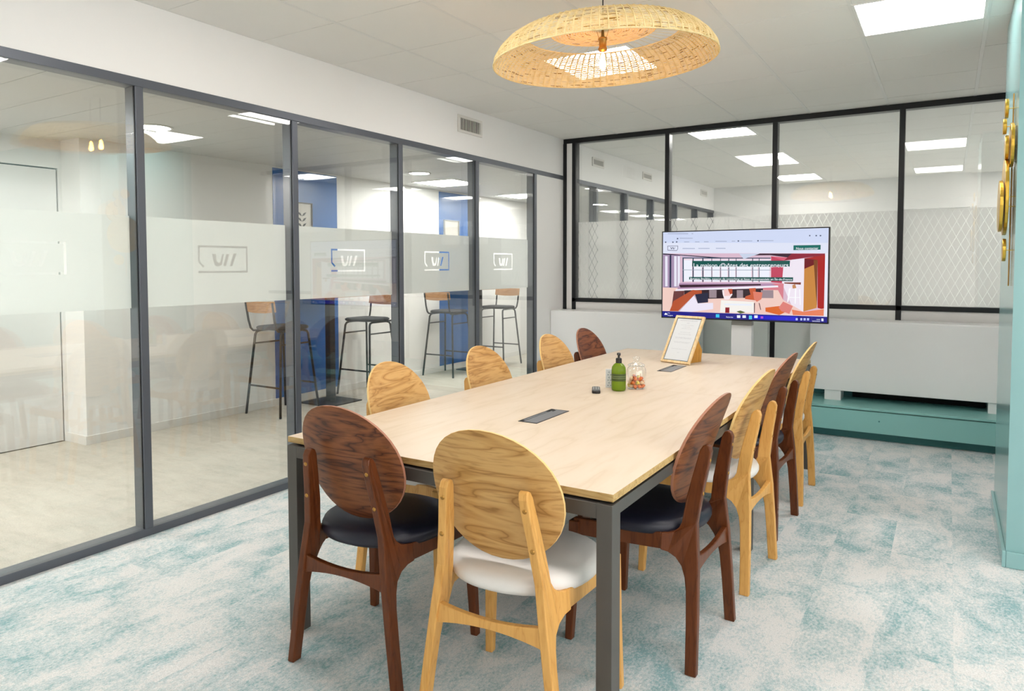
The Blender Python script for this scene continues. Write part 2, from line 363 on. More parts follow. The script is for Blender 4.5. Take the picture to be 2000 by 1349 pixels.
for i in range(len(YP)-1):
    a, b = YP[i]+0.042, YP[i+1]
    w = struct('window_%d' % (i+1), label='clear double glazed partition bay with a frosted band and cut-out logo')
    w['label'] = ['', '', 'glass partition bay beside the camera', 'leftmost visible glass bay of the corridor partition', 'second glass bay from the left, corridor door side',
                  'third glass bay with the blue panel behind', 'fourth glass bay, paler frosted band', 'last glass bay next to the white end wall'][i] or 'glass partition bay behind the camera'
    G().box((-0.0125, a-0.002, 0.038), (-0.0065, b+0.002, 2.28)).build('front_pane', 'glass', w)
    G().box((-0.0825, a-0.002, 0.038), (-0.0765, b+0.002, 2.28)).build('rear_pane', 'glass', w)
    mid = (a+b)/2+{3: 0.005, 5: 0.03, 6: 0.03}.get(i, 0.03)
    film_curve('frosted_film', ((a, 1.168), (b, 1.637)), logo(mid-0.165, 1.343) if i >= 2 else [], -0.0755, w)
YB = [D+0.1, 7.56, 8.47, 9.40, 10.4, 11.4, 12.30]
for i in range(6):
    w = struct('window_%d' % (i+20), label='glass bay in the side wall of the room behind')
    G().box((-0.05, YB[i]+0.03, 0.04), (-0.044, YB[i+1], 2.28)).build('front_pane', 'glass', w)
# air vents on the left wall
def vent(y, z, wd, ht, label):
    t = thing('air_vent', label, 'vent', (0.0, y, z), 0, 'white air vents on the left wall')
    g = G(); e = 0.022
    g.box((0, -wd/2, -ht/2), (0.012, wd/2, -ht/2+e)).box((0, -wd/2, ht/2-e), (0.012, wd/2, ht/2)).box((0, -wd/2, -ht/2+e), (0.012, -wd/2+e+0.008, ht/2-e)).box((0, wd/2-e-0.008, -ht/2+e), (0.012, wd/2, ht/2-e))
    g.build('frame', 'vent', t, bevel=0.002)
    G().box((0.0002, -wd/2+e, -ht/2+e), (0.001, wd/2-e, ht/2-e)).build('backing', 'slot', t)
    n = 17; s0 = None; span = wd-2*(e+0.008)
    for i in range(n):
        yy = -span/2+(i+0.5)*span/n
        if s0 is None: s0 = G().box((0.003, -0.0022, -ht/2+e), (0.007, 0.0022, ht/2-e)).build('slat', 'vent', t); o = s0
        else: o = s0.copy(); C.objects.link(o); o.parent = t
        o.location = (0, yy, 0)
vent(5.008, 2.556, 0.356, 0.142, 'white slatted air vent high on the left wall above the partition')
vent(7.60, 2.56, 0.32, 0.10, 'first pale air vent seen through the rear window, nearest the black post')
vent(9.17, 2.568, 0.34, 0.10, 'second air vent seen through the rear window')
vent(11.77, 2.568, 0.35, 0.10, 'farthest small air vent seen through the rear window')
# ---------------------------------------------------------------- back wall
wb = sbox('wall_back', (0.0, D+0.012, 0.0), (4.6, D+0.09, 1.005), 'wall', label='low white wall under the rear windows')
for a, b, k in ((1.142, 2.073, 'grey'), (2.113, 3.10, 'grey')): G().box((a, D+0.004, 0.0), (b, D+0.013, 1.005)).build('lower_panel', 'grey' if a < 2 else 'grey', wb)
G().box((0.0, D, 2.652), (4.6, D+0.09, ZC+0.004)).build('top_rail', 'black', wb, bevel=0.001)
G().box((0.1, D, 1.005), (4.6, D+0.09, 1.045)).build('middle_rail', 'black', wb, bevel=0.001)
G().box((0.0, D-0.006, 0.0), (0.038, D+0.09, 2.652)).build('corner_strip', 'black', wb)
G().box((0.038, D+0.004, 0.0), (0.10, D+0.09, 2.652)).build('filler', 'wall', wb)
MX = [0.10, 1.10, 2.092, 3.085, 4.10]
for x in MX: G().box((x, D, 0.0 if x < 4 else 1.045), (x+0.042, D+0.09, 2.652)).build('mullion', 'black', wb, bevel=0.001)
def clip(poly, a, b, c):
    out = []
    for i in range(len(poly)):
        p, q = poly[i], poly[(i+1) % len(poly)]; fp = a*p[0]+b*p[1]-c; fq = a*q[0]+b*q[1]-c
        if fp <= 0: out.append(p)
        if (fp < 0 < fq) or (fq < 0 < fp): t = fp/(fp-fq); out.append((p[0]+(q[0]-p[0])*t, p[1]+(q[1]-p[1])*t))
    return out
def lattice(x0, x1, z0, z1, y, parent):
    g = G(); wd, hh, gp = 0.062, 0.125, 0.0035
    for r in range(-1, int((z1-z0)/(hh/2))+2):
        for c in range(-1, int((x1-x0)/wd)+2):
            cx = x0+c*wd+(wd/2 if r % 2 else 0); cz = z0+r*hh/2
            pl = [(cx-wd/2+gp/2, cz), (cx, cz-hh/2+gp), (cx+wd/2-gp/2, cz), (cx, cz+hh/2-gp)]
            for a, b, cc_ in ((1, 0, x1), (-1, 0, -x0), (0, 1, z1), (0, -1, -z0)): pl = clip(pl, a, b, cc_) if len(pl) > 2 else []
            if len(pl) > 2: g.add([(p[0], y, p[1]) for p in pl], [tuple(range(len(pl)))])
    return g.build('patterned_film', 'pfilm', parent)
wn = ['left rear window with diamond patterned film', 'rear window behind the left half of the screen', 'rear window behind the right half of the screen', 'right rear window beside the teal pillar']
for i in range(4):
    a, b = MX[i]+0.042, MX[i+1]
    w = struct('window_%d' % (i+10), label=wn[i])
    G().box((a, D+0.014, 1.04), (b, D+0.020, 2.655)).build('front_pane', 'glass', w)
    G().box((a, D+0.074, 1.04), (b, D+0.080, 2.655)).build('rear_pane', 'glass', w)
    lattice(a, b, 1.045, 1.835, D+0.0735, w)
# teal plinth that carries the heater covers
tp = thing('plinth', 'long teal boxed plinth with a ledge along the foot of the rear wall', 'plinth', (0, 0, 0))
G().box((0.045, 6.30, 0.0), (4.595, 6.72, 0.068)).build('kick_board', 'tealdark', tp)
G().box((0.045, 6.222, 0.068), (4.595, 6.24, 0.236)).box((0.045, 6.24, 0.068), (4.595, 6.72, 0.225)).build('front_board', 'teal', tp)
G().box((0.045, 6.212, 0.244), (4.595, 6.725, 0.262)).box((0.045, 6.245, 0.225), (4.595, 6.72, 0.244)).build('ledge', 'teal', tp, bevel=0.002)
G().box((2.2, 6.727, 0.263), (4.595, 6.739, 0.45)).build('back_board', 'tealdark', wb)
G().box((2.78, 6.70, 0.2625), (3.72, 6.7265, 0.30)).build('slot', 'slot', wb)
G().lathe([(0.006, 0), (0.006, 0.004)], 12).build('screw', 'tealdark', tp, loc=(3.02, 6.222, 0.165), rot=(PI/2, 0, 0))
def cover(x0, x1, label, legs):
    t = thing('heater_cover', label, 'heater cover', ((x0+x1)/2, 6.45, 0.262), 0, 'white heater covers along the rear wall'); h = (x1-x0)/2
    G().box((-h, 0.0, 0.083), (h, 0.02, 0.655)).box((-h, 0.02, 0.085), (h, 0.25, 0.64)).build('front_panel', 'white', t, bevel=0.002)
    G().box((-h, 0.004, 0.655), (h, 0.272, 0.664)).build('top_panel', 'white', t)
    for lx in legs: G().box((lx-h-x0-0.062, 0.012, 0.0), (lx-h-x0+0.062, 0.22, 0.085)).build('leg', 'white', t)
cover(0.004, 1.50, 'white metal heater cover in the left corner, behind the dark walnut chair back', (0.15, 1.35))
cover(2.475, 4.55, 'long white metal heater cover right of the screen, standing on teal ledge', (2.655, 3.79))
# ---------------------------------------------------------------- pillar and outer walls
pl = sbox('wall_right', (3.705, 3.945, 0), (4.6, 4.95, ZC+0.004), 'tealw', label='teal painted pillar at the right')
sbox('wall_side', (4.6, 3.945, 0), (7.2, 4.1, ZC+0.004), 'tealw', label='teal wall running on from the pillar')
sbox('wall_recess', (4.6, 4.1, 0), (4.7, D+0.1, ZC+0.004), 'wall', label='white side wall of the recess behind the pillar')
bb = sbox('baseboard_right', (3.690, 3.93, 0), (3.705, 4.965, 0.075), 'tealw', bevel=0.003, label='teal skirting board around the pillar foot')
G().box((3.7051, 3.93, 0), (7.2, 3.945, 0.075)).build('skirting', 'tealw', bb, bevel=0.003)
wf = sbox('wall_front', (-3.2, -3.1, 0), (4.4, -3.0, 2.8), 'wall', label='white wall behind the camera')
G().box((4.4, -3.1, 0), (7.3, -3.0, 0.85)).box((4.4, -3.1, 2.5), (7.3, -3.0, 2.8)).box((7.0, -3.1, 0.85), (7.3, -3.0, 2.5)).build('window_surround', 'wall', wf)
wg = struct('window_30', label='unseen window added behind the camera for fill daylight')  # window added out of view to let fill daylight in
G().box((4.4, -3.06, 0.85), (7.0, -3.05, 2.5)).build('pane', 'glass', wg)
for x in (4.4, 5.68, 6.95): G().box((x, -3.09, 0.85), (x+0.05, -3.01, 2.5)).build('frame', 'frame', wg)
we = sbox('wall_east', (7.2, 3.7, 0), (7.3, 12.5, 2.8), 'wall', label='white wall beyond the pillar')
G().box((7.2, -3.0, 0), (7.3, 3.7, 0.8)).box((7.2, -3.0, 2.55), (7.3, 3.7, 2.8)).build('window_surround', 'wall', we)
wg = struct('window_31', label='row of unseen windows added beyond the pillar for fill daylight')  # unseen window row, added to light the room from the side
G().box((7.24, -3.0, 0.8), (7.25, 3.7, 2.55)).build('pane', 'glass', wg)
for i in range(6): G().box((7.21, -3.0+i*1.33, 0.8), (7.29, -2.95+i*1.33, 2.55)).build('frame', 'frame', wg)
sbox('wall_far', (-3.2, 12.38, 0), (7.3, 12.5, 2.8), 'wall', label='white far wall of the room behind')
sbox('wall_next_room', (4.95, D+0.1, 0), (5.05, 12.4, ZC+0.01), 'wall', label='white side wall of the room behind the rear windows')
sbox('trim_1', (2.85, 12.2, 2.21), (3.69, 12.38, ZC+0.003), 'wall', label='boxed soffit on the far wall')
# ---------------------------------------------------------------- corridor
wc = sbox('wall_corridor', (-2.28, 2.94, 0), (-2.18, 12.4, 2.372), 'wall', label='white corridor wall with blue panels')
G().box((-2.46, 2.94, 0), (-2.28, 3.04, 2.372)).build('return', 'wall', wc)
G().box((-2.55, -3.0, 0), (-2.45, 1.98, 2.372)).box((-2.55, 2.915, 0), (-2.45, 2.94, 2.372)).box((-2.55, 1.98, 2.145), (-2.45, 2.915, 2.372)).build('door_wall', 'wall', wc)
bc = sbox('baseboard_corridor', (-2.18, 2.925, 0), (-2.168, 12.38, 0.07), 'skirt', bevel=0.002, label='white skirting along the corridor wall')
G().box((-2.45, 2.925, 0), (-2.1801, 2.94, 0.07)).build('skirting', 'skirt', bc)
dr = struct('door_1', label='white corridor door with a dark shadow gap')
G().box((-2.50, 1.985, 0.008), (-2.46, 2.905, 2.135)).build('door_leaf', 'door', dr)
G().box((-2.53, 1.98, 0.0), (-2.505, 2.915, 2.145)).build('shadow_gap', 'slot', dr)
G().lathe([(0.03, 0), (0.03, 0.008)], 20).box((-0.03, -0.0, 0), (0.03, 0.05, 0.008)).build('handle_plate', 'silver', dr, loc=(-2.46, 2.82, 1.07), rot=(PI/2, 0, PI/2))
for y0, y1, lb in ((4.77, 5.63, 'blue painted panel on the corridor wall behind the nearer high table'), (7.457, 8.34, 'farther blue painted panel on the corridor wall')):
    tag(G().box((-2.18, y0, 0.072), (-2.174, y1, 2.345)).build('wall_panel', 'blue'), lb, 'wall panel', 'blue panels on the corridor wall')
def art(y0, y1, z0, z1, label, seed):
    t = thing('wall_art', label, 'picture', (-2.174, (y0+y1)/2, (z0+z1)/2), 0, 'small framed prints on the blue panels')
    w, h = (y1-y0)/2, (z1-z0)/2; e = 0.012
    G().box((0, -w, -h), (0.02, w, -h+e)).box((0, -w, h-e), (0.02, w, h)).box((0, -w, -h+e), (0.02, -w+e, h-e)).box((0, w-e, -h+e), (0.02, w, h-e)).build('frame', 'black' if seed == 1 else 'silver', t)
    G().box((0.001, -w+e, -h+e), (0.010, w-e, h-e)).build('print', 'art', t)
    if seed == 1:
        g = G()
        for i in range(5):
            for s in (-1, 1):
                zz = -h+0.07+i*0.055
                g.prism([(0, zz), (s*0.035, zz+0.012), (s*0.06, zz+0.045), (s*0.02, zz+0.032)], lambda u, v, t_: (t_, u+0.03, v), 0.0102, 0.0108)
        g.build('leaf_drawing', 'stool', t)
art(4.93, 5.262, 1.60, 2.03, 'black framed leaf print leaning high on the nearer blue panel', 1)
art(7.545, 7.88, 1.62, 1.985, 'pale print in thin frame on the farther blue panel', 2)

# ---------------------------------------------------------------- ceiling lights
def ceiling_light(x, y, z, label, grp, mk='panel', s=0.6):
    t = thing('ceiling_light', label, 'ceiling light', (x+0.3, y+0.3, z), 0, grp); e = 0.016; h = s/2-0.003
    G().box((-h, -h, -0.004), (h, -h+e, 0.012)).box((-h, h-e, -0.004), (h, h, 0.012)).box((-h, -h+e, -0.004), (-h+e, h-e, 0.012)).box((h-e, -h+e, -0.004), (h, h-e, 0.012)).build('frame', 'grid', t, bevel=0.002)
    G().box((-h+e, -h+e, 0.0), (h-e, h-e, 0.008)).build('diffuser', mk, t)
    return t
ll = ['square ceiling light partly hidden behind the rattan pendant', 'square ceiling light at the upper right before the teal pillar', 'ceiling light behind and left of the camera', 'ceiling light above and right of the camera',
      'unseen fill light added beyond the pillar side', 'unseen fill light added at the back right corner', 'unseen fill light added at the east wall']  # these three fixtures are unseen, added as fill
for (x, y), lb in zip(LIGHTS, ll): ceiling_light(x, y, 2.699, lb, 'square ceiling lights of the meeting room')
for y, lb in ((6.92, 'nearest square ceiling light seen through the rear windows'), (9.32, 'middle square ceiling light seen through the rear windows'), (11.12, 'farthest square ceiling light seen through the rear windows')):
    ceiling_light(1.2, y, 2.699, lb, 'square ceiling lights of the room behind', 'bpanel')
for y in (7.2, 9.2, 11.1): ceiling_light(4.25, y, 2.699, 'added fill light of the room behind, hidden by the teal pillar, %s' % {7.2: 'nearest', 9.2: 'middle', 11.1: 'farthest'}[y], 'square ceiling lights of the room behind', 'bpanel')  # extra panels hidden from view, added to brighten the room behind
for y, lb in ((6.55, 'square ceiling light in the corridor above the farther high table'), (8.4, 'farthest square ceiling light in the corridor'), (1.15, 'unseen corridor fill light added beside the white door'), (-0.2, 'unseen corridor fill light added level with the camera'), (-1.6, 'unseen corridor fill light added behind the camera')):
    ceiling_light(-1.9, y, 2.357, lb, 'square ceiling lights of the corridor', 'cpanel' if y > 2 else 'fillpanel')  # the nearer three are unseen, added to brighten the corridor
M['spot'] = emit('downlight_glow', 'fffdf6', 150)
for y, lb in ((3.0, 'round corridor downlight nearest the white door'), (5.96, 'second round corridor downlight'), (9.0, 'farthest round corridor downlight')):
    t = thing('downlight', lb, 'ceiling light', (-1.30, y, 2.36), 0, 'round downlights of the corridor')
    G().lathe([(0.118, 0.002), (0.122, -0.006), (0.105, -0.010), (0.10, 0.0)], 36, caps=False).build('ring', 'grid', t, smooth=True)
    G().lathe([(0.101, -0.006), (0.101, -0.002)], 36).build('diffuser', 'spot', t)
# ---------------------------------------------------------------- meeting table
TX0, TX1, TY0, TY1 = 1.352, 2.674, 1.835, 5.19
tb = thing('meeting_table', 'long pale oak meeting table on a dark steel frame', 'table', ((TX0+TX1)/2, (TY0+TY1)/2, 0))
cx, cy = (TX0+TX1)/2, (TY0+TY1)/2; YS = 3.515
def lx(x): return x-cx
def ly(y): return y-cy
for a, b in ((TY0, YS-0.0008), (YS+0.0008, TY1)):
    g = G().box((lx(TX0), ly(a), 0.7175), (lx(TX1), ly(b), 0.74)); g.m = [1, 0, 1, 1, 1, 1]
    g.build('tabletop', ['oak_top', 'oak_edge'], tb, bevel=0.0012)
legn = []
LX = [(TX0+0.010, TX0+0.058), (TX1-0.046, TX1+0.002)]
for y in (TY0-0.012, YS-0.03, TY1-0.05):
    for a, b in LX: G().box((lx(a), ly(y), 0.0), (lx(b), ly(y)+0.06, 0.710)).build('leg', 'steel', tb, bevel=0.0015)
for y in (TY0-0.012, YS-0.03, TY1-0.05):
    G().box((lx(LX[0][1]), ly(y), 0.667), (lx(LX[1][0]), ly(y)+0.06, 0.710)).build('cross_rail', 'steel', tb, bevel=0.0015)
for a, b in LX: G().box((lx(a)+0.004, ly(TY0)+0.05, 0.672), (lx(b)-0.004, ly(TY1)-0.05, 0.7085)).build('side_rail', 'steel', tb)
G().box((lx(TX0)+0.03, ly(TY0)+0.02, 0.7085), (lx(TX1)-0.03, ly(TY1)-0.02, 0.7176)).build('gap_shadow', 'slot', tb)  # black block paints in the shadow gap below the top
def hatch(x0, x1, y0, y1, label):
    t = thing('cable_hatch', label, 'cable hatch', ((x0+x1)/2, (y0+y1)/2, 0.74), 0, 'cable hatches in the tabletop'); w, h = (x1-x0)/2, (y1-y0)/2
    G().box((-w, -h, 0), (w, -h+0.005, 0.002)).box((-w, h-0.005, 0), (w, h, 0.002)).box((-w, -h, 0), (-w+0.004, h, 0.002)).box((w-0.004, -h, 0), (w, h, 0.002)).build('rim', 'dark', t)
    G().box((-w+0.004, -h+0.005, 0.0002), (w-0.004, h-0.005, 0.0006)).build('well', 'slot', t)
    G().box((-w+0.022, -h+0.007, 0.0006), (w-0.004, h-0.007, 0.0022)).build('lid', 'cable', t)
    G().box((-w+0.007, -h+0.03, 0.0006), (-w+0.016, h*0.55, 0.002)).build('brush', 'cable', t)
    G().box((-w+0.010, h-0.045, 0.0006), (-w+0.034, h-0.018, 0.0026)).build('finger_hole', 'slot', t)
hatch(1.963, 2.051, 2.508, 2.80, 'grey flush cable hatch in the near half of the table')
hatch(1.963, 2.051, 4.16, 4.46, 'grey flush cable hatch below the picture frame')
# ---------------------------------------------------------------- chairs
def make_chair(label, kind):
    bk, lg, rim, st = {'oak': ('oak_back', 'oak_leg', 'oak_rim', 'cream'), 'walnut': ('wal_back', 'wal_leg', 'wal_rim', 'navy')}[kind]
    t = thing('dining_chair', label, 'chair', (0, 0, 0))
    # bent oval backrest
    A_, B_ = 0.212, 0.212; n = 40; rings = 9; g = G(); th = 0.011
    def yc(z): q = z-0.725; return -0.208-0.335*q-0.12*q*q
    def pt(a, r, side):
        x = A_*r*math.copysign(abs(math.cos(a))**0.96, math.cos(a)); z = 0.722+B_*0.965*r*math.copysign(abs(math.sin(a))**0.96, math.sin(a))
        return (x, yc(z)+0.62*x*x+side*th, z)
    for side in (0, 1):
        b0 = len(g.v); vs = [pt(0, 0, side)]+[pt(2*PI*i/n, r/rings, side) for r in range(1, rings+1) for i in range(n)]
        fs = []
        for i in range(n): fs.append((0, 1+i, 1+(i+1) % n))
        for r in range(rings-1):
            for i in range(n): fs.append((1+r*n+i, 1+(r+1)*n+i, 1+(r+1)*n+(i+1) % n, 1+r*n+(i+1) % n))
        if side == 1: fs = [f[::-1] for f in fs]
        g.cur = 0; g.add(vs, fs)
    N1 = 1+rings*n; o1 = 1+(rings-1)*n; g.cur = 1
    g.f += [(o1+i, N1+o1+i, N1+o1+(i+1) % n, o1+(i+1) % n) for i in range(n)]; g.m += [1]*n
    ob = g.build('backrest', [bk, rim], t, bevel=0.0015)
    for p in ob.data.polygons: p.use_smooth = p.material_index == 0
    # rear legs with the curved joint to the side rail
    prof = [(-.255, 0), (-.250, .20), (-.243, .37), (-.232, .50), (-.248, .62), (-.262, .70), (-.268, .745), (-.262, .762), (-.250, .768), (-.238, .762), (-.228, .745),
            (-.208, .66), (-.190, .58), (-.182, .52), (-.179, .495), (-.170, .476), (-.155, .463), (-.135, .457), (-.115, .457), (-.115, .398), (-.140, .392), (-.165, .376), (-.185, .350), (-.198, .315), (-.205, .27), (-.211, .16), (-.216, 0)]
    def sx(z, y):
        q = min(z, .77)/.77
        return 0.226-0.102*q+max(0.0, (y+.18))*0.35
    for s in (-1, 1):
        g = G(); v0 = [(s*(sx(z, y)-0.014), y, z) for y, z in prof]; v1 = [(s*(sx(z, y)+0.014), y, z) for y, z in prof]; n_ = len(prof)
        fs = [tuple(range(n_)), tuple(range(2*n_-1, n_-1, -1))]+[(i, n_+i, n_+(i+1) % n_, (i+1) % n_) for i in range(n_)]
        if s < 0: fs = [f[::-1] for f in fs]
        g.add(v0+v1, fs); g.build('rear_leg', lg, t, bevel=0.004)
        # side rail
        g = G(); ys = [-.116, 0.0, .12, .21]
        top = [.457, .456, .455, .455]; bot = [.398, .396, .394, .394]; v = []
        for y, a, b in zip(ys, top, bot):
            xx = sx(.43, min(y, -.115)) + (y+.115)*0.10
            v += [(s*(xx-.011), y, b), (s*(xx+.011), y, b), (s*(xx+.011), y, a), (s*(xx-.011), y, a)]
        f = [(0, 1, 2, 3), (15, 14, 13, 12)]
        for k_ in range(3):
            for q in range(4): f.append((k_*4+q, k_*4+4+q, k_*4+4+(q+1) % 4, k_*4+(q+1) % 4))
        g.add(v, f); g.build('side_rail', lg, t, bevel=0.003)
        # front leg
        xt = sx(.43, -.115)+.325*0.10
        g = G(); v = []
        for z, h_, dx, dy in ((0, .014, .016, .016), (.25, .017, .006, .006), (.445, .020, 0, 0)):
            for a, b in ((-1, -1), (1, -1), (1, 1), (-1, 1)): v.append((s*(xt+dx)+a*h_, .205+dy+b*h_, z))
        f = [(3, 2, 1, 0), (8, 9, 10, 11)]
        for k_ in range(2):
            for q in range(4): f.append((k_*4+q, k_*4+(q+1) % 4, k_*4+4+(q+1) % 4, k_*4+4+q))
        g.add(v, f); g.build('front_leg', lg, t, bevel=0.004)
        for z in (.60, .715):
            yy = -.246-(z-.62)*0.18
            G().lathe([(0.0075, 0), (0.0065, 0.002), (0.003, 0.0032)], 14).build('screw', 'brass', t, loc=(s*sx(z, -1), -.2450 if z < .65 else -.2632, z), rot=(PI/2, 0, 0), smooth=True)
    # stretcher, arched below and above
    g = G(); v = []; K = 10
    for i in range(K+1):
        u = -1+2*i/K; x = u*0.186; top = .392-.022*(1-u*u); bot = .322+.022*(1-u*u)
        v += [(x, -.236, bot), (x, -.216, bot), (x, -.216, top), (x, -.236, top)]
    f = [(3, 2, 1, 0), (4*K, 4*K+1, 4*K+2, 4*K+3)]
    for i in range(K):
        for q in range(4): f.append((i*4+q, i*4+(q+1) % 4, i*4+4+(q+1) % 4, i*4+4+q))
    g.add(v, f); g.build('stretcher', lg, t, bevel=0.003)
    G().box((-.19, .195, .395), (.19, .217, .452)).build('front_rail', lg, t, bevel=0.003)
    # round cushion seat
    g = G(); n = 48; pr = [(0.90, .447), (0.975, .450), (1.0, .462), (1.0, .476), (.97, .490), (.88, .499), (.6, .503), (.25, .502)]
    v = []
    for r, z in pr:
        for i in range(n):
            a = 2*PI*i/n; ca, sa = math.cos(a), math.sin(a)
            x = 0.232*r*math.copysign(abs(ca)**.88, ca); y = 0.012+0.228*r*math.copysign(abs(sa)**.88, sa)
            v.append((x*(1+0.06*(y/.23)), y, z-0.004))
    f = [tuple(range(n-1, -1, -1)), tuple((len(pr)-1)*n+i for i in range(n))]
    for k_ in range(len(pr)-1):
        for i in range(n): f.append((k_*n+i, k_*n+(i+1) % n, (k_+1)*n+(i+1) % n, (k_+1)*n+i))
    g.add(v, f); g.build('seat', st, t, smooth=True)
    return t
R90 = PI/2
chairs = [
    ('walnut', 1.750, 1.935, 0.05, 'dark walnut chair with black seat at the near left end of the table', 'head'),
    ('oak', 2.345, 1.90, 0.076, 'light oak chair with white seat at the near right end of the table', 'head'),
    ('walnut', 2.52, 2.563, 1.54, 'dark walnut chair with black seat, nearest on the right side of the table', 'right'),
    ('oak', 2.535, 3.265, 1.52, 'light oak chair second along the right side of the table', 'right'),
    ('walnut', 2.515, 3.945, 1.52, 'dark walnut chair third along the right side, between two oak chairs', 'right'),
    ('oak', 2.52, 4.56, 1.575, 'light oak chair farthest on the right side, before the teal plinth', 'right'),
    ('oak', 1.465, 2.57, -R90, 'light oak chair nearest on the left side of the table', 'left'),
    ('oak', 1.465, 3.35, -R90, 'second light oak chair on the left side of the table', 'left'),
    ('oak', 1.465, 4.17, -R90, 'third light oak chair on the left side, next to the walnut one', 'left'),
    ('walnut', 1.465, 4.71, -R90, 'dark walnut chair farthest on the left side of the table', 'left')]
proto = {}
for k_, x, y, r, lb, gr in chairs:
    if k_ not in proto: proto[k_] = make_chair(lb, k_); o = proto[k_]
    else: o = copy_tree(proto[k_])
    o.location = (x, y, 0); o.rotation_euler = (0, 0, r); o['label'] = lb; o['group'] = 'round backed chairs around the meeting table'
# ---------------------------------------------------------------- rattan pendant
pdt = thing('pendant_lamp', 'wide woven rattan pendant lamp with a bare bulb above the table', 'pendant lamp', (2.097, 3.054, 2.311))
nrm = Vector((-0.022, -0.040, 1)).normalized(); tilt = Vector((0, 0, 1)).rotation_difference(nrm).to_matrix().to_4x4()
prof = [(0.506, 0.0), (0.500, 0.028), (0.478, 0.062), (0.440, 0.098), (0.398, 0.122), (0.352, 0.131)]
def pr_at(s):
    s = max(0, min(0.9999, s))*(len(prof)-1); i = int(s); t_ = s-i
    return prof[i][0]*(1-t_)+prof[i+1][0]*t_, prof[i][1]*(1-t_)+prof[i+1][1]*t_
def weave(rows, ribs, fn, name, parent, wd):
    g = G(); seg = ribs*4; run = 0
    for k_ in range(rows):
        ph = (k_ % 2)*PI; j0 = len(g.v); jit = [random.uniform(-1, 1) for _ in range(ribs)]
        for i in range(seg):
            a = 2*PI*i/seg; w = math.sin(a*ribs/2+ph)*0.0022; jz = jit[(i//4) % ribs]*0.12+random.uniform(-.04, .04)
            for e in (-0.5, 0.5):
                r, z = fn((k_+0.5+jz+e*wd)/rows); g.v.append(tuple(tilt @ Vector(((r+w)*math.cos(a), (r+w)*math.sin(a), z))))
        for i in range(seg):
            j = (i+1) % seg; g.f.append((j0+2*i, j0+2*j, j0+2*j+1, j0+2*i+1)); run = run-1 if run > 0 else (random.randint(3, 9) if random.random() < 0.012 else 0); g.m.append(1 if run > 0 else 0)
    return g.build(name, ['rattan', 'rattan_dark'], parent)
o = weave(46, 90, pr_at, 'woven_side', pdt, 0.90); o['kind'] = 'stuff'
o = weave(34, 50, lambda s: (0.02+0.22*s, 0.150-0.012*s*s), 'woven_disc', pdt, 0.93); o['kind'] = 'stuff'
g = G()
for i in range(90):
    a = 2*PI*i/90; g.tube([tilt @ Vector((r*math.cos(a), r*math.sin(a), z)) for r, z in prof], 0.0036, 4)
o = g.build('ribs', 'rattan', pdt); o['kind'] = 'stuff'
g = G()
for i in range(50):
    a = 2*PI*i/50; g.tube([tilt @ Vector((r*math.cos(a), r*math.sin(a), z)) for r, z in ((0.352, .131), (0.24, .140))], 0.0009, 4)
o = g.build('spokes', 'rattan', pdt); o['kind'] = 'stuff'
for nm, r, z, rr in (('rim', .507, -.001, .0035), ('inner_rim', .352, .131, .003), ('disc_rim', .24, .139, .003)):
    G().tube([tilt @ Vector((r*math.cos(2*PI*i/96), r*math.sin(2*PI*i/96), z)) for i in range(96)], rr, 6, True).build(nm, 'rattan', pdt, smooth=True)
bx = (-0.012, 0.012)
G().tube([(bx[0], bx[1], 0.375), (bx[0], bx[1], 0.13)], 0.003, 8).build('cord', 'black', pdt)
G().lathe([(0.045, 0.36), (0.05, 0.378), (0.05, 0.386)], 24, (bx[0], bx[1], 0)).build('ceiling_rose', 'grid', pdt, smooth=True)
G().lathe([(0.019, 0.054), (0.0205, 0.058), (0.0205, 0.066), (0.017, 0.07), (0.017, 0.10), (0.021, 0.104), (0.021, 0.112), (0.008, 0.118), (0.006, 0.148)], 24, (bx[0], bx[1], 0)).build('socket', 'brass', pdt, smooth=True)
g = G()
for s in (-1, 1): g.tube([(bx[0]+s*0.018, bx[1], 0.112), (bx[0]+s*0.03, bx[1], 0.146)], 0.0012, 6)
g.build('hanger', 'brass', pdt)
G().lathe([(0.012, 0.056), (0.013, 0.045), (0.022, 0.022), (0.0295, 0.0), (0.0295, -0.014), (0.024, -0.030), (0.010, -0.040), (0.001, -0.042)], 28, (bx[0], bx[1], 0)).build('bulb', 'jar', pdt, smooth=True)
G().lathe([(0.004, 0.045), (0.008, 0.035), (0.014, 0.005), (0.016, -0.015), (0.010, -0.028), (0.001, -0.031)], 20, (bx[0], bx[1], 0)).build('filament', 'bulbglow', pdt, smooth=True)
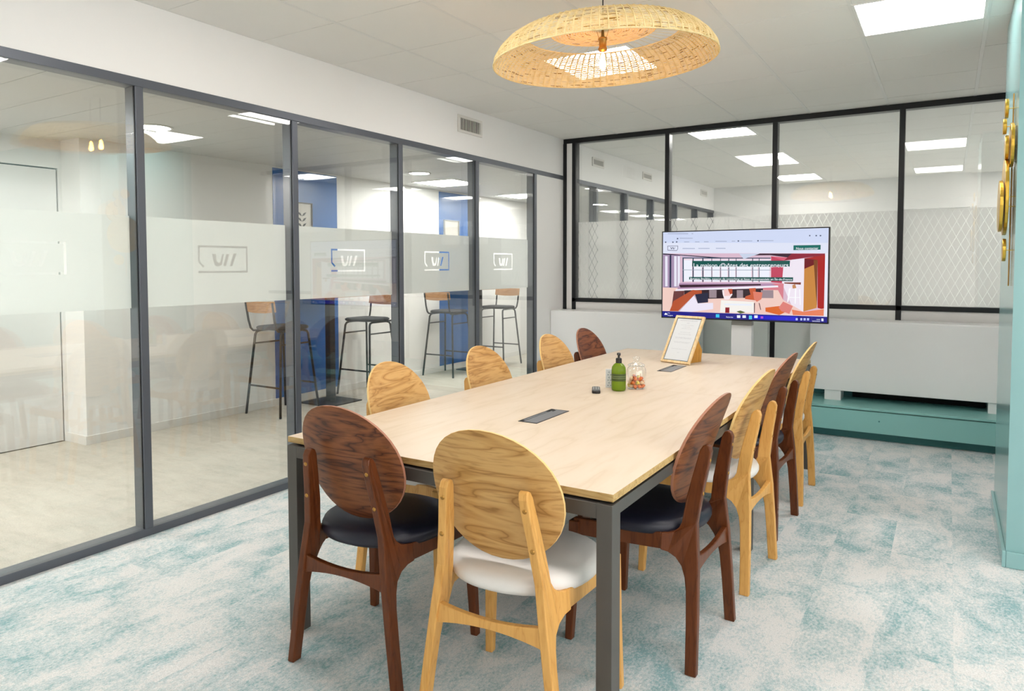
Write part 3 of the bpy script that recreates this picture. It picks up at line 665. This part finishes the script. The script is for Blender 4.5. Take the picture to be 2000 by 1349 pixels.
# ---------------------------------------------------------------- screen on a stand
tv = thing('television', 'large flat screen on a white column showing a website with a lounge photo', 'television', (2.065, 5.75, 0.0))
SX0, SX1, SZ0, SZ1 = -0.640, 0.640, 0.945, 1.663; bz = 0.008
G().box((SX0, 0.004, SZ0), (SX1, 0.045, SZ1)).box((SX0, 0, SZ0), (SX0+bz, 0.004, SZ1)).box((SX1-bz, 0, SZ0), (SX1, 0.004, SZ1)).box((SX0, 0, SZ1-bz), (SX1, 0.004, SZ1)).box((SX0, 0, SZ0), (SX1, 0.004, SZ0+bz+0.002)).build('housing', 'black', tv, bevel=0.001)
G().box((-0.30, 0.045, 1.08), (0.30, 0.085, 1.50)).build('rear_cover', 'dark', tv, bevel=0.006)
SCREEN = [("cfd9f4", [(0.0, 1.0), (1.0, 1.0), (0.995, 0.736), (0.001, 0.748)]), ("dfe4f6", [(0.001, 0.878), (0.997, 0.843), (0.997, 0.736), (0.001, 0.748)]), ("d9b9cc", [(0.001, 0.751), (0.983, 0.736), (0.981, 0.071), (0.001, 0.064)]), ("e9eaf6", [(0.983, 0.736), (0.999, 0.736), (1.0, 0.064), (0.981, 0.065)]), ("a58fae", [(0.001, 0.745), (0.117, 0.73), (0.112, 0.349), (0.004, 0.334)]), ("e8e6f4", [(0.015, 0.719), (0.032, 0.718), (0.034, 0.361), (0.017, 0.36)]), ("e8e6f4", [(0.076, 0.718), (0.093, 0.717), (0.095, 0.362), (0.078, 0.361)]), ("e8e6f4", [(0.099, 0.717), (0.115, 0.717), (0.117, 0.362), (0.101, 0.362)]), ("1d2747", [(0.046, 0.731), (0.057, 0.731), (0.058, 0.348), (0.047, 0.348)]), ("c8b6cf", [(0.117, 0.736), (0.512, 0.671), (0.132, 0.697)]), ("2a2238", [(0.001, 0.752), (0.512, 0.678), (0.512, 0.665), (0.11, 0.727), (0.001, 0.738)]), ("e8d3df", [(0.132, 0.697), (0.681, 0.681), (0.683, 0.422), (0.134, 0.415)]), ("eef0fb", [(0.136, 0.671), (0.193, 0.67), (0.195, 0.422), (0.138, 0.422)]), ("eef0fb", [(0.207, 0.67), (0.256, 0.669), (0.257, 0.423), (0.208, 0.422)]), ("eef0fb", [(0.272, 0.669), (0.317, 0.668), (0.319, 0.424), (0.274, 0.423)]), ("eef0fb", [(0.326, 0.668), (0.371, 0.667), (0.372, 0.424), (0.328, 0.424)]), ("eef0fb", [(0.381, 0.667), (0.419, 0.667), (0.421, 0.425), (0.383, 0.424)]), ("eef0fb", [(0.429, 0.666), (0.467, 0.666), (0.469, 0.425), (0.431, 0.425)]), ("eef0fb", [(0.477, 0.666), (0.564, 0.664), (0.566, 0.426), (0.478, 0.425)]), ("eef0fb", [(0.575, 0.664), (0.603, 0.664), (0.604, 0.427), (0.577, 0.427)]), ("eef0fb", [(0.613, 0.664), (0.672, 0.663), (0.673, 0.428), (0.615, 0.427)]), ("1c3550", [(0.198, 0.696), (0.205, 0.696), (0.207, 0.416), (0.199, 0.416)]), ("1c3550", [(0.261, 0.695), (0.268, 0.695), (0.27, 0.417), (0.263, 0.416)]), ("1c3550", [(0.319, 0.694), (0.323, 0.694), (0.325, 0.417), (0.321, 0.417)]), ("1c3550", [(0.374, 0.693), (0.378, 0.693), (0.38, 0.418), (0.376, 0.418)]), ("1c3550", [(0.425, 0.692), (0.43, 0.692), (0.432, 0.419), (0.427, 0.418)]), ("1c3550", [(0.471, 0.691), (0.475, 0.691), (0.477, 0.419), (0.473, 0.419)]), ("1c3550", [(0.57, 0.689), (0.575, 0.689), (0.577, 0.42), (0.573, 0.42)]), ("1c3550", [(0.609, 0.689), (0.613, 0.689), (0.615, 0.421), (0.611, 0.421)]), ("24405c", [(0.132, 0.701), (0.14, 0.701), (0.142, 0.415), (0.134, 0.415)]), ("24405c", [(0.132, 0.701), (0.678, 0.691), (0.678, 0.681), (0.132, 0.69)]), ("8fa0b0", [(0.133, 0.559), (0.679, 0.558), (0.679, 0.552), (0.133, 0.553)]), ("3a1f30", [(0.512, 0.674), (0.607, 0.739), (0.799, 0.734), (0.793, 0.689), (0.674, 0.719), (0.58, 0.718)]), ("c9d3e8", [(0.491, 0.741), (0.614, 0.738), (0.519, 0.678)]), ("d95f77", [(0.681, 0.706), (0.799, 0.689), (0.802, 0.423), (0.683, 0.422)]), ("8d1f36", [(0.799, 0.734), (0.983, 0.73), (0.98, 0.712), (0.754, 0.658)]), ("c2455f", [(0.681, 0.706), (0.754, 0.658), (0.756, 0.41), (0.683, 0.422)]), ("efe6f2", [(0.754, 0.658), (0.87, 0.681), (0.869, 0.108), (0.81, 0.142), (0.746, 0.41)]), ("a91d1d", [(0.87, 0.681), (0.983, 0.718), (0.982, 0.137), (0.947, 0.154), (0.943, 0.659)]), ("c8863f", [(0.87, 0.681), (0.943, 0.663), (0.943, 0.154), (0.869, 0.11)]), ("6f1420", [(0.87, 0.681), (0.943, 0.663), (0.943, 0.629), (0.871, 0.569)]), ("7d4620", [(0.921, 0.663), (0.943, 0.663), (0.944, 0.172), (0.937, 0.292)]), ("d87f8c", [(0.637, 0.409), (0.756, 0.41), (0.754, 0.232), (0.638, 0.278)]), ("f0ccc2", [(-0.0, 0.347), (0.724, 0.336), (0.754, 0.232), (0.869, 0.108), (0.982, 0.149), (0.981, 0.071), (0.001, 0.064)]), ("e9825f", [(0.804, 0.129), (0.869, 0.108), (0.982, 0.143), (0.981, 0.071), (0.811, 0.068)]), ("b38fb0", [(0.112, 0.402), (0.684, 0.409), (0.727, 0.373), (0.097, 0.312)]), ("f3eef8", [(0.09, 0.329), (0.723, 0.387), (0.725, 0.368), (0.086, 0.306)]), ("3a2030", [(0.112, 0.382), (0.623, 0.402), (0.624, 0.386), (0.119, 0.349)]), ("6b3a3a", [(0.076, 0.306), (0.146, 0.313), (0.143, 0.192), (0.061, 0.096)]), ("2b1a24", [(0.146, 0.317), (0.637, 0.353), (0.635, 0.253), (0.146, 0.212)]), ("9a8890", [(0.307, 0.327), (0.354, 0.328), (0.354, 0.238), (0.308, 0.236)]), ("9a8890", [(0.479, 0.33), (0.517, 0.331), (0.518, 0.243), (0.48, 0.242)]), ("9a8890", [(0.624, 0.334), (0.697, 0.335), (0.698, 0.248), (0.625, 0.246)]), ("b7522f", [(0.049, 0.069), (0.075, 0.189), (0.201, 0.324), (0.26, 0.319), (0.26, 0.274), (0.136, 0.071)]), ("c7aeb9", [(0.106, 0.072), (0.216, 0.273), (0.239, 0.247), (0.225, 0.09), (0.173, 0.068)]), ("ece6f6", [(0.114, 0.069), (0.209, 0.259), (0.235, 0.169), (0.333, 0.179), (0.334, 0.108), (0.188, 0.065)]), ("21243f", [(0.216, 0.273), (0.3, 0.294), (0.301, 0.184), (0.235, 0.169)]), ("f7e9ee", [(0.389, 0.328), (0.438, 0.342), (0.453, 0.279), (0.432, 0.221), (0.404, 0.22), (0.393, 0.277)]), ("f3c7c3", [(0.4, 0.335), (0.435, 0.336), (0.439, 0.266), (0.404, 0.259)]), ("f4f1ec", [(0.383, 0.213), (0.584, 0.201), (0.585, 0.079), (0.377, 0.074)]), ("eaeef8", [(0.404, 0.175), (0.571, 0.179), (0.571, 0.157), (0.404, 0.155)]), ("8b1f2b", [(0.41, 0.131), (0.436, 0.132), (0.435, 0.068), (0.409, 0.069)]), ("5b6a3a", [(0.479, 0.089), (0.503, 0.101), (0.534, 0.082), (0.503, 0.065)]), ("c95a35", [(0.553, 0.351), (0.593, 0.358), (0.594, 0.295), (0.631, 0.296), (0.591, 0.22), (0.529, 0.231), (0.533, 0.262), (0.563, 0.282)]), ("de7d68", [(0.577, 0.317), (0.634, 0.309), (0.628, 0.234), (0.601, 0.202), (0.584, 0.232)]), ("50233a", [(0.584, 0.189), (0.59, 0.189), (0.589, 0.08), (0.585, 0.079)]), ("50233a", [(0.612, 0.19), (0.617, 0.19), (0.627, 0.115), (0.623, 0.115)]), ("dd6b33", [(0.652, 0.141), (0.732, 0.163), (0.772, 0.103), (0.733, 0.064), (0.653, 0.098)]), ("df8179", [(0.729, 0.144), (0.754, 0.213), (0.81, 0.166), (0.791, 0.08), (0.745, 0.108)]), ("b54a2b", [(0.424, 0.342), (0.452, 0.343), (0.453, 0.292), (0.439, 0.279)]), ("fbfbff", [(0.786, 0.355), (0.796, 0.362), (0.785, 0.214), (0.777, 0.208)]), ("fbfbff", [(0.82, 0.362), (0.828, 0.362), (0.826, 0.191), (0.82, 0.191)]), ("fbfbff", [(0.844, 0.35), (0.849, 0.351), (0.854, 0.18), (0.849, 0.18)]), ("fbfbff", [(0.79, 0.264), (0.848, 0.265), (0.848, 0.258), (0.79, 0.256)]), ("c68a5a", [(0.805, 0.392), (0.821, 0.405), (0.828, 0.362), (0.807, 0.356)]), ("7c3a2e", [(0.759, 0.422), (0.853, 0.424), (0.852, 0.399), (0.759, 0.41)]), ("11544f", [(0.196, 0.661), (0.79, 0.658), (0.788, 0.594), (0.196, 0.596)]), ("11544f", [(0.177, 0.474), (0.809, 0.478), (0.808, 0.435), (0.177, 0.444)]), ("0f6a62", [(0.808, 0.823), (0.958, 0.823), (0.958, 0.773), (0.808, 0.771)]), ("1c1f88", [(-0.0, 0.067), (1.0, 0.062), (1.0, 0.0), (-0.0, 0.0)]), ("2a2ad0", [(0.579, 0.051), (0.837, 0.054), (0.837, 0.009), (0.579, 0.012)]), ("35c8f0", [(0.351, 0.05), (0.373, 0.051), (0.374, 0.014), (0.351, 0.013)]), ("eaf2ff", [(0.482, 0.046), (0.503, 0.047), (0.503, 0.017), (0.483, 0.016)]), ("eaf2ff", [(0.516, 0.048), (0.536, 0.049), (0.537, 0.019), (0.516, 0.018)]), ("eaf2ff", [(0.587, 0.052), (0.607, 0.053), (0.607, 0.023), (0.587, 0.022)]), ("59d0f0", [(0.555, 0.048), (0.573, 0.049), (0.574, 0.008), (0.555, 0.007)]), ("b05ad0", [(0.625, 0.043), (0.64, 0.043), (0.64, 0.02), (0.625, 0.019)]), ("b9c6ff", [(0.827, 0.037), (0.838, 0.038), (0.839, 0.014), (0.827, 0.013)]), ("b9c6ff", [(0.853, 0.039), (0.864, 0.039), (0.864, 0.015), (0.853, 0.014)]), ("b9c6ff", [(0.871, 0.04), (0.883, 0.04), (0.883, 0.016), (0.871, 0.015)]), ("b9c6ff", [(0.89, 0.041), (0.902, 0.041), (0.902, 0.017), (0.89, 0.017)]), ("eef2ff", [(0.969, 0.043), (0.98, 0.043), (0.981, 0.014), (0.969, 0.014)]), ("eef2ff", [(0.014, 0.022), (0.017, 0.038), (0.024, 0.047), (0.032, 0.036), (0.035, 0.023)]), ("a9b3cf", [(0.033, 0.988), (0.168, 0.982), (0.168, 0.972), (0.033, 0.979)]), ("a9b3cf", [(0.19, 0.981), (0.201, 0.98), (0.201, 0.971), (0.19, 0.971)]), ("a9b3cf", [(0.112, 0.932), (0.198, 0.928), (0.198, 0.919), (0.112, 0.923)]), ("a9b3cf", [(0.142, 0.887), (0.176, 0.886), (0.176, 0.877), (0.142, 0.878)]), ("a9b3cf", [(0.213, 0.885), (0.242, 0.884), (0.242, 0.875), (0.213, 0.876)]), ("a9b3cf", [(0.271, 0.884), (0.3, 0.883), (0.3, 0.874), (0.271, 0.875)]), ("a9b3cf", [(0.343, 0.887), (0.414, 0.884), (0.414, 0.875), (0.343, 0.878)]), ("a9b3cf", [(0.445, 0.885), (0.466, 0.884), (0.466, 0.876), (0.445, 0.876)]), ("a9b3cf", [(0.504, 0.886), (0.569, 0.883), (0.569, 0.874), (0.504, 0.877)]), ("a9b3cf", [(0.616, 0.885), (0.693, 0.882), (0.693, 0.873), (0.616, 0.876)]), ("a9b3cf", [(0.132, 0.811), (0.213, 0.808), (0.213, 0.799), (0.132, 0.802)]), ("a9b3cf", [(0.235, 0.809), (0.307, 0.807), (0.307, 0.798), (0.235, 0.8)]), ("a9b3cf", [(0.347, 0.807), (0.407, 0.805), (0.407, 0.796), (0.347, 0.798)]), ("56607d", [(0.014, 0.892), (0.023, 0.892), (0.023, 0.876), (0.014, 0.876)]), ("56607d", [(0.063, 0.89), (0.072, 0.89), (0.072, 0.874), (0.063, 0.875)]), ("56607d", [(0.088, 0.892), (0.097, 0.892), (0.097, 0.876), (0.088, 0.876)]), ("56607d", [(0.094, 0.931), (0.103, 0.931), (0.103, 0.915), (0.094, 0.915)]), ("56607d", [(0.481, 0.889), (0.489, 0.889), (0.49, 0.874), (0.481, 0.874)]), ("56607d", [(0.599, 0.887), (0.607, 0.887), (0.607, 0.872), (0.599, 0.872)]), ("56607d", [(0.894, 0.931), (0.901, 0.931), (0.901, 0.916), (0.894, 0.917)]), ("56607d", [(0.929, 0.929), (0.937, 0.929), (0.937, 0.915), (0.929, 0.915)]), ("56607d", [(0.952, 0.928), (0.96, 0.928), (0.96, 0.914), (0.952, 0.914)]), ("4a4f70", [(0.031, 0.84), (0.102, 0.84), (0.102, 0.835), (0.031, 0.835)]), ("4a4f70", [(0.031, 0.84), (0.034, 0.84), (0.035, 0.79), (0.032, 0.79)]), ("4a4f70", [(0.032, 0.792), (0.094, 0.786), (0.094, 0.78), (0.032, 0.786)]), ("4a4f70", [(0.099, 0.838), (0.102, 0.838), (0.102, 0.801), (0.099, 0.801)]), ("4a4f70", [(0.1, 0.802), (0.102, 0.801), (0.094, 0.78), (0.092, 0.784)]), ("4a4f70", [(0.05, 0.824), (0.055, 0.823), (0.061, 0.8), (0.057, 0.8)]), ("4a4f70", [(0.064, 0.823), (0.068, 0.823), (0.061, 0.8), (0.057, 0.8)]), ("4a4f70", [(0.067, 0.823), (0.071, 0.823), (0.075, 0.799), (0.07, 0.799)]), ("4a4f70", [(0.081, 0.823), (0.084, 0.823), (0.076, 0.799), (0.073, 0.799)])]
u0, u1, w0, w1 = SX0+bz, SX1-bz, SZ0+bz+0.002, SZ1-bz
me = bpy.data.meshes.new('screen_image'); v = []; f = []; cols = []
v += [(u0, 0.0035, w0), (u1, 0.0035, w0), (u1, 0.0035, w1), (u0, 0.0035, w1)]; f.append((0, 1, 2, 3)); cols.append('e6ddee')
for k_, (c_, pts) in enumerate(SCREEN):
    b0 = len(v); y_ = 0.0034-0.000018*(k_+1)
    v += [(u0+(u1-u0)*min(1, max(0, p[0])), y_, w0+(w1-w0)*min(1, max(0, p[1]))) for p in pts]; f.append(tuple(range(b0, b0+len(pts)))); cols.append(c_)
me.from_pydata(v, [], f); at = me.color_attributes.new('col', 'FLOAT_COLOR', 'CORNER'); li = 0
for p, c_ in zip(me.polygons, cols):
    for i in p.loop_indices: at.data[i].color = lin(c_)
k_, n_, l_ = mat('screen_picture'); n_.remove(n_['Principled BSDF']); e_ = n_.new('ShaderNodeEmission'); a_ = n_.new('ShaderNodeAttribute'); a_.attribute_name = 'col'
gl = n_.new('ShaderNodeBsdfGlossy'); gl.inputs['Roughness'].default_value = 0.15; gl.inputs[0].default_value = (0.03, 0.03, 0.03, 1); ad_ = n_.new('ShaderNodeAddShader')
e_.inputs[1].default_value = 1.0; l_.new(a_.outputs['Color'], e_.inputs[0]); l_.new(e_.outputs[0], ad_.inputs[0]); l_.new(gl.outputs[0], ad_.inputs[1]); l_.new(ad_.outputs[0], n_['Material Output'].inputs[0])
me.materials.append(k_); so = bpy.data.objects.new('screen_image', me); C.objects.link(so); so.parent = tv
def stext(body, u, w, size, align='LEFT', fit=None, k='ledw'):
    return text(body, size, (u0+(u1-u0)*u, -0.0002, w0+(w1-w0)*w), (PI/2, 0, 0), k, tv, 'screen_lettering', 0.0, align, fit, size*0.008)
M['ledblue'] = emit('screen_lettering_grey', '6c7896', 0.9)
stext("La maison d'hôtes des entrepreneurs", 0.203, 0.607, 0.047, fit=0.728)
stext("Bureaux flexibles, espaces de coworking et lieux événementiels en Île-de-France", 0.184, 0.454, 0.022, fit=0.782)
stext('Nous contacter', 0.822, 0.787, 0.026, fit=0.155)
stext('Rechercher', 0.416, 0.022, 0.016, fit=0.055)
stext('9°C', 0.036, 0.043, 0.013); stext('Nuageux', 0.036, 0.018, 0.013, fit=0.045)
stext('14:02', 0.962, 0.030, 0.012, 'RIGHT'); stext('24/03/2023', 0.962, 0.011, 0.012, 'RIGHT')
G().box((-0.077, 0.06, 0.93), (0.077, 0.10, 1.12)).build('collar', 'silver', tv)
G().box((-0.079, 0.055, 0.02), (0.079, 0.125, 0.905)).build('column', 'tvgrey', tv, bevel=0.004)
G().box((-0.079, 0.058, 0.905), (0.079, 0.12, 0.932)).build('neck', 'silver', tv)
G().box((-0.40, -0.20, 0.0), (0.40, 0.34, 0.022)).build('base_plate', 'tvgrey', tv, bevel=0.006)
# ---------------------------------------------------------------- things on the table
ZT = 0.74
# framed notice: local x along the bottom edge, leaning back
fr = thing('picture_frame', 'pale wooden frame with a printed notice standing on the table before the screen', 'picture frame', (1.947, 4.525, ZT+0.0082), math.atan2(-0.07, 0.215))
lean = Matrix.Rotation(-math.radians(30), 4, 'X'); w, h, e, tk = 0.113, 0.343, 0.016, 0.016
g = G()
for a, b in (((-w, 0, 0), (w, tk, e)), ((-w, 0, h-e), (w, tk, h)), ((-w, 0, e), (-w+e, tk, h-e)), ((w-e, 0, e), (w, tk, h-e))): g.obox(a, b, lean)
g.build('frame', 'framewood', fr, bevel=0.0015)
G().obox((-w+e, 0.006, e), (w-e, 0.012, h-e), lean).build('mount', 'mount', fr)
G().obox((-w+e+0.006, 0.0045, e+0.006), (w-e-0.006, 0.006, h-e-0.006), lean).build('notice', 'paper', fr)
cr = lean.to_euler()
NT = []
def ntext(body, z, wd, sz=0.009):
    p = lean @ Vector((0, 0.0043, z)); NT.append(text(body, sz, p, (PI/2-math.radians(30), 0, 0), 'ink', fr, 'notice_lettering', 0.0, 'CENTER', wd))
ntext('SALLE DE RÉUNION DES HÔTES', 0.308, 0.135, 0.010); ntext('WIFI', 0.290, 0.02)
for z, s_, wd in ((0.275, 'nom du réseau et mot de passe', .10), (0.262, 'code invité', .05), (0.250, 'à demander à l accueil', .08), (0.222, 'merci de laisser la salle', .08), (0.208, 'propre et rangée après usage', .10),
                  (0.184, 'écran et visio disponibles sur demande', .13), (0.178, 'eau et café à disposition', .12), (0.152, 'le reste de la maison est ouvert à tous', .13), (0.146, 'bonne réunion', .11), (0.10, 'à très bientôt dans nos murs', .12), (0.075, 'w', .02)):
    ntext(s_, z, wd, 0.007)
join(NT, 'notice_lettering')['kind'] = 'stuff'
# easel back
G().prism([(0.02, 0.0), (0.195, 0.0), (0.205, 0.075), (0.125, 0.20), (0.115, 0.205)], lambda a, b, t_: (0.052+t_, a+0.02, b-0.0078), 0, 0.006).build('easel', 'struts', fr)
# bottle
bt = thing('pump_bottle', 'green glass bottle with a black pump and dark label', 'bottle', (2.030, 3.405, ZT))
G().lathe([(0.030, 0), (0.0355, 0.004), (0.037, 0.012), (0.037, 0.105), (0.0345, 0.121), (0.026, 0.134), (0.015, 0.142), (0.0135, 0.146)], 40).build('body', 'green', bt, smooth=True)
G().lathe([(0.0372, 0.052), (0.0374, 0.053), (0.0374, 0.088), (0.0372, 0.089)], 40, caps=False).build('label', plain('bottle_label', '3c4d1e', 0.5), bt, smooth=True)
g = G()
for i in range(2): g.lathe([(0.0376, 0.066+i*0.009), (0.0376, 0.0675+i*0.009)], 40, caps=False)
g.build('label_lines', plain('label_print', '9fae7e', 0.5), bt)
G().lathe([(0.0155, 0.142), (0.0155, 0.164), (0.012, 0.168)], 28).build('collar', 'dark', bt, bevel=0.001, smooth=False)
g = G().lathe([(0.0055, 0.166), (0.0055, 0.182)], 14).lathe([(0.0095, 0.182), (0.0095, 0.192), (0.007, 0.194)], 18)
g.obox((-0.005, -0.036, 0.184), (0.005, 0.0, 0.192), Matrix.Rotation(0.5, 4, 'Z')); g.build('pump', 'dark', bt, bevel=0.0006)
# jar with sweets
jr = thing('glass_jar', 'clear lidded glass jar beside the green bottle', 'jar', (2.083, 3.515, ZT))
G().lathe([(0.044, 0.002), (0.048, 0.006), (0.049, 0.02), (0.049, 0.098), (0.045, 0.108), (0.040, 0.112), (0.040, 0.118)], 40, caps=False).lathe([(0.046, 0.0005), (0.046, 0.004)], 40).build('body', 'jar', jr, smooth=True)
G().lathe([(0.044, 0.117), (0.044, 0.123), (0.036, 0.128), (0.020, 0.134), (0.011, 0.139), (0.0105, 0.143), (0.017, 0.149), (0.019, 0.156), (0.014, 0.164), (0.003, 0.168)], 36).build('lid', 'jar', jr, smooth=True)
g = G()
for i in range(5): g.box((-0.018+i*0.0075, -0.0495, 0.070), (-0.0135+i*0.0075, -0.0490, 0.076))
g.build('jar_lettering', 'ink', jr, rot=(0, 0, 0.3))
ck = ['candy', 'candy', 'candy2', 'candy4', 'candy', 'candy3', 'candy4']; random.seed(3); k_ = 0; cp = {}
for lay, (n_, rr) in enumerate(((9, 0.034), (5, 0.018), (8, 0.033), (4, 0.016), (6, 0.027), (2, 0.01))):
    for i in range(n_):
        a = 2*PI*i/n_+lay*0.7; mk = ck[k_ % 7]
        if mk not in cp:
            g = G().lathe([(0.002, -0.010), (0.0085, -0.007), (0.0098, 0), (0.0085, 0.007), (0.002, 0.010)], 8)
            g.lathe([(0.006, -0.014), (0.0015, -0.0085)], 6).lathe([(0.0015, 0.0085), (0.006, 0.014)], 6)
            o = cp[mk] = g.build('wrapped_sweet', mk, None, smooth=True)
        else: o = cp[mk].copy(); C.objects.link(o)
        cn = {'candy': 'orange', 'candy2': 'red', 'candy3': 'yellow', 'candy4': 'cream'}[mk]
        tag(o, cn+' wrapped sweet in the glass jar', 'sweet', cn+' wrapped sweets in the glass jar')
        o.location = (2.083+rr*math.cos(a), 3.515+rr*math.sin(a), ZT+0.014+lay*0.0095); o.rotation_euler = (random.uniform(0.9, 2.2), random.uniform(-.5, .5), random.uniform(0, 6)); k_ += 1
# cards behind the bottle
cd = thing('card_box', 'small white patterned card holder behind the green bottle', 'card holder', (1.962, 3.470, ZT), 0.45)
G().box((-0.030, -0.010, 0), (0.030, 0.010, 0.096)).build('box', 'paper', cd, bevel=0.001)
g = G()
for i in range(4):
    for j in range(6): g.prism([(-0.021+i*0.014+(j % 2)*0.005, 0.012+j*0.014), (-0.018+i*0.014+(j % 2)*0.005, 0.009+j*0.014), (-0.015+i*0.014+(j % 2)*0.005, 0.012+j*0.014), (-0.018+i*0.014+(j % 2)*0.005, 0.015+j*0.014)], lambda a, b, t_: (a, t_, b), -0.0103, -0.0099)
g.build('pattern', 'mount', cd)
g = G()
for a_ in (0.004, 0.014, 0.022): g.tube([(a_, 0, 0.09), (a_+0.003, 0, 0.108)], 0.0022, 6)
g.build('clips', 'dark', cd)
# remote
rm = thing('remote_control', 'small black remote control lying on the table before the bottle', 'remote control', (1.945, 3.315, ZT), math.atan2(1.945-1.89, 3.43-3.315) if False else 0.43)
g = G(); out = [(-0.021, -0.055), (-0.017, -0.064), (0, -0.068), (0.017, -0.064), (0.021, -0.055), (0.020, 0.06), (0.014, 0.066), (-0.014, 0.066), (-0.020, 0.06)]
g.prism(out, lambda a, b, t_: (a, b, t_), 0.0, 0.016); g.build('body', 'dark', rm, bevel=0.004)
kb = None
for i in range(3):
    for j in range(5):
        if kb is None: kb = G().box((-0.0042, -0.0045, 0), (0.0042, 0.0045, 0.002)).build('button', 'silver', rm, bevel=0.0008); o = kb
        else: o = kb.copy(); C.objects.link(o)
        o.location = ((i-1)*0.012, -0.022+j*0.016, 0.0158)
G().box((-0.018, -0.040, 0.0158), (0.018, -0.036, 0.0168)).build('strip', 'silver', rm)
# ---------------------------------------------------------------- gold wall discs
gd = thing('wall_sculpture', 'gold wall sculpture of overlapping discs on the teal pillar', 'wall sculpture', (3.705, 4.1, 1.75))
for X, Y, Z, r, wob in ((3.672, 4.17, 2.12, .046, 0), (3.662, 4.087, 2.022, .036, 1), (3.690, 4.08, 1.934, .102, 0), (3.672, 4.10, 1.927, .057, 1), (3.674, 4.16, 1.703, .182, 0), (3.654, 4.10, 1.653, .120, 1), (3.672, 4.09, 1.449, .053, 1)):
    n = 40; out = [((r*(1+0.02*wob*math.sin(7*2*PI*i/n)))*math.cos(2*PI*i/n), (r*(1+0.02*wob*math.sin(5*2*PI*i/n)))*math.sin(2*PI*i/n)) for i in range(n)]
    G().prism(out, lambda a, b, t_: (t_, a, b), -0.007, 0.007).build('disc', 'gold', gd, loc=(X-3.705, Y-4.1, Z-1.75), bevel=0.002)
    G().tube([(X-3.705, Y-4.1, Z-1.75), (0, Y-4.1, Z-1.75)], 0.0018, 6).build('pin', 'gold', gd)
G().tube([(-0.006, 0.08, -0.47), (-0.006, 0.08, 0.44)], 0.003, 6).build('rod', 'brass', gd)
# ---------------------------------------------------------------- corridor stools and tables
def make_stool(label):
    t = thing('bar_stool', label, 'bar stool', (0, 0, 0), 0, 'bar stools at the corridor high tables'); L = {}
    for s in (-1, 1):
        for q, nm in ((-1, 'leg'), (1, 'leg')):
            G().tube([(s*0.235, q*0.235, 0), (s*0.175, q*0.165, 0.745), (s*0.170, q*0.150, 0.770), (s*0.165, q*0.11, 0.780)], 0.0115, 8).build('leg', 'stool', t, smooth=True)
        G().tube([(s*0.165, -0.11, 0.780), (s*0.172, -0.19, 0.785), (s*0.175, -0.215, 0.81), (s*0.178, -0.235, 0.88), (s*0.182, -0.262, 1.05)], 0.0105, 8).build('back_post', 'stool', t, smooth=True)
        G().tube([(s*0.165, -0.12, 0.780), (s*0.165, 0.12, 0.780)], 0.0105, 8).build('seat_rail', 'stool', t, smooth=True)
        G().tube([(s*0.182, -0.175, 0.66), (s*0.182, 0.175, 0.66)], 0.008, 8).build('side_bar', 'stool', t)
    for q in (-1, 1): G().tube([(-0.213, q*0.21, 0.27), (0.213, q*0.21, 0.27)], 0.009, 8).build('foot_bar', 'stool', t)
    g = G(); n = 36; v = []; pr = [(0.93, 0), (1, 0.010), (1, 0.024), (0.92, 0.034), (0.5, 0.038)]
    for r, z in pr:
        for i in range(n):
            a = 2*PI*i/n; ca, sa = math.cos(a), math.sin(a); v.append((0.205*r*math.copysign(abs(ca)**.5, ca), 0.01+0.195*r*math.copysign(abs(sa)**.5, sa), 0.790+z))
    f = [tuple(range(n-1, -1, -1)), tuple((len(pr)-1)*n+i for i in range(n))]+[(k_*n+i, k_*n+(i+1) % n, (k_+1)*n+(i+1) % n, (k_+1)*n+i) for k_ in range(len(pr)-1) for i in range(n)]
    g.add(v, f); g.build('seat', 'stoolseat', t, smooth=True)
    g = G(); v = []; K = 12
    for i in range(K+1):
        u = -1+2*i/K; x = u*0.20; y = -0.262-0.012+0.030*u*u
        for dz, dy in ((0.965, 0.012), (1.06, -0.002)): v += [(x, y+dy, dz-(0.0 if dz > 1 else 0.012*(1-u*u))), (x, y+dy-0.010, dz-(0.0 if dz > 1 else 0.012*(1-u*u)))]
    f = [(0, 1, 3, 2), (4*K, 4*K+2, 4*K+3, 4*K+1)]
    for i in range(K):
        b = 4*i; f += [(b, b+2, b+6, b+4), (b+1, b+5, b+7, b+3), (b+2, b+3, b+7, b+6), (b, b+4, b+5, b+1)]
    g.add(v, f); g.build('backrest', 'stoolwood', t, bevel=0.002)
    return t
s0 = None
for x, y, r, lb in ((-1.88, 4.60, 0.0, 'bar stool nearest the corridor door, left of the nearer blue panel'), (-1.90, 5.80, PI, 'second bar stool in the corridor, facing the nearer high table from the far side'),
                    (-1.93, 7.32, 0.0, 'third bar stool in the corridor, before the farther blue panel'), (-1.90, 8.45, PI, 'farthest bar stool in the corridor near the last glass bay')):
    if s0 is None: s0 = make_stool(lb); o = s0
    else: o = copy_tree(s0)
    o.location = (x, y, 0); o.rotation_euler = (0, 0, r); o['label'] = lb
h0 = None
for y, lb in ((5.20, 'nearer high table of the corridor on a black column and square base'), (7.90, 'farther high table of the corridor on a black column')):
    if h0 is None:
        h0 = thing('high_table', lb, 'table', (0, 0, 0), 0, 'high tables in the corridor')
        G().box((-0.22, -0.22, 0), (0.22, 0.22, 0.012)).build('base_plate', 'stool', h0, bevel=0.002)
        G().box((-0.035, -0.035, 0.012), (0.035, 0.035, 1.075)).build('column', 'stool', h0, bevel=0.003)
        G().box((-0.30, -0.33, 1.075), (0.30, 0.33, 1.10)).build('tabletop', 'stoolwood', h0, bevel=0.003); o = h0
    else: o = copy_tree(h0)
    o.location = (-1.86, y, 0); o['label'] = lb
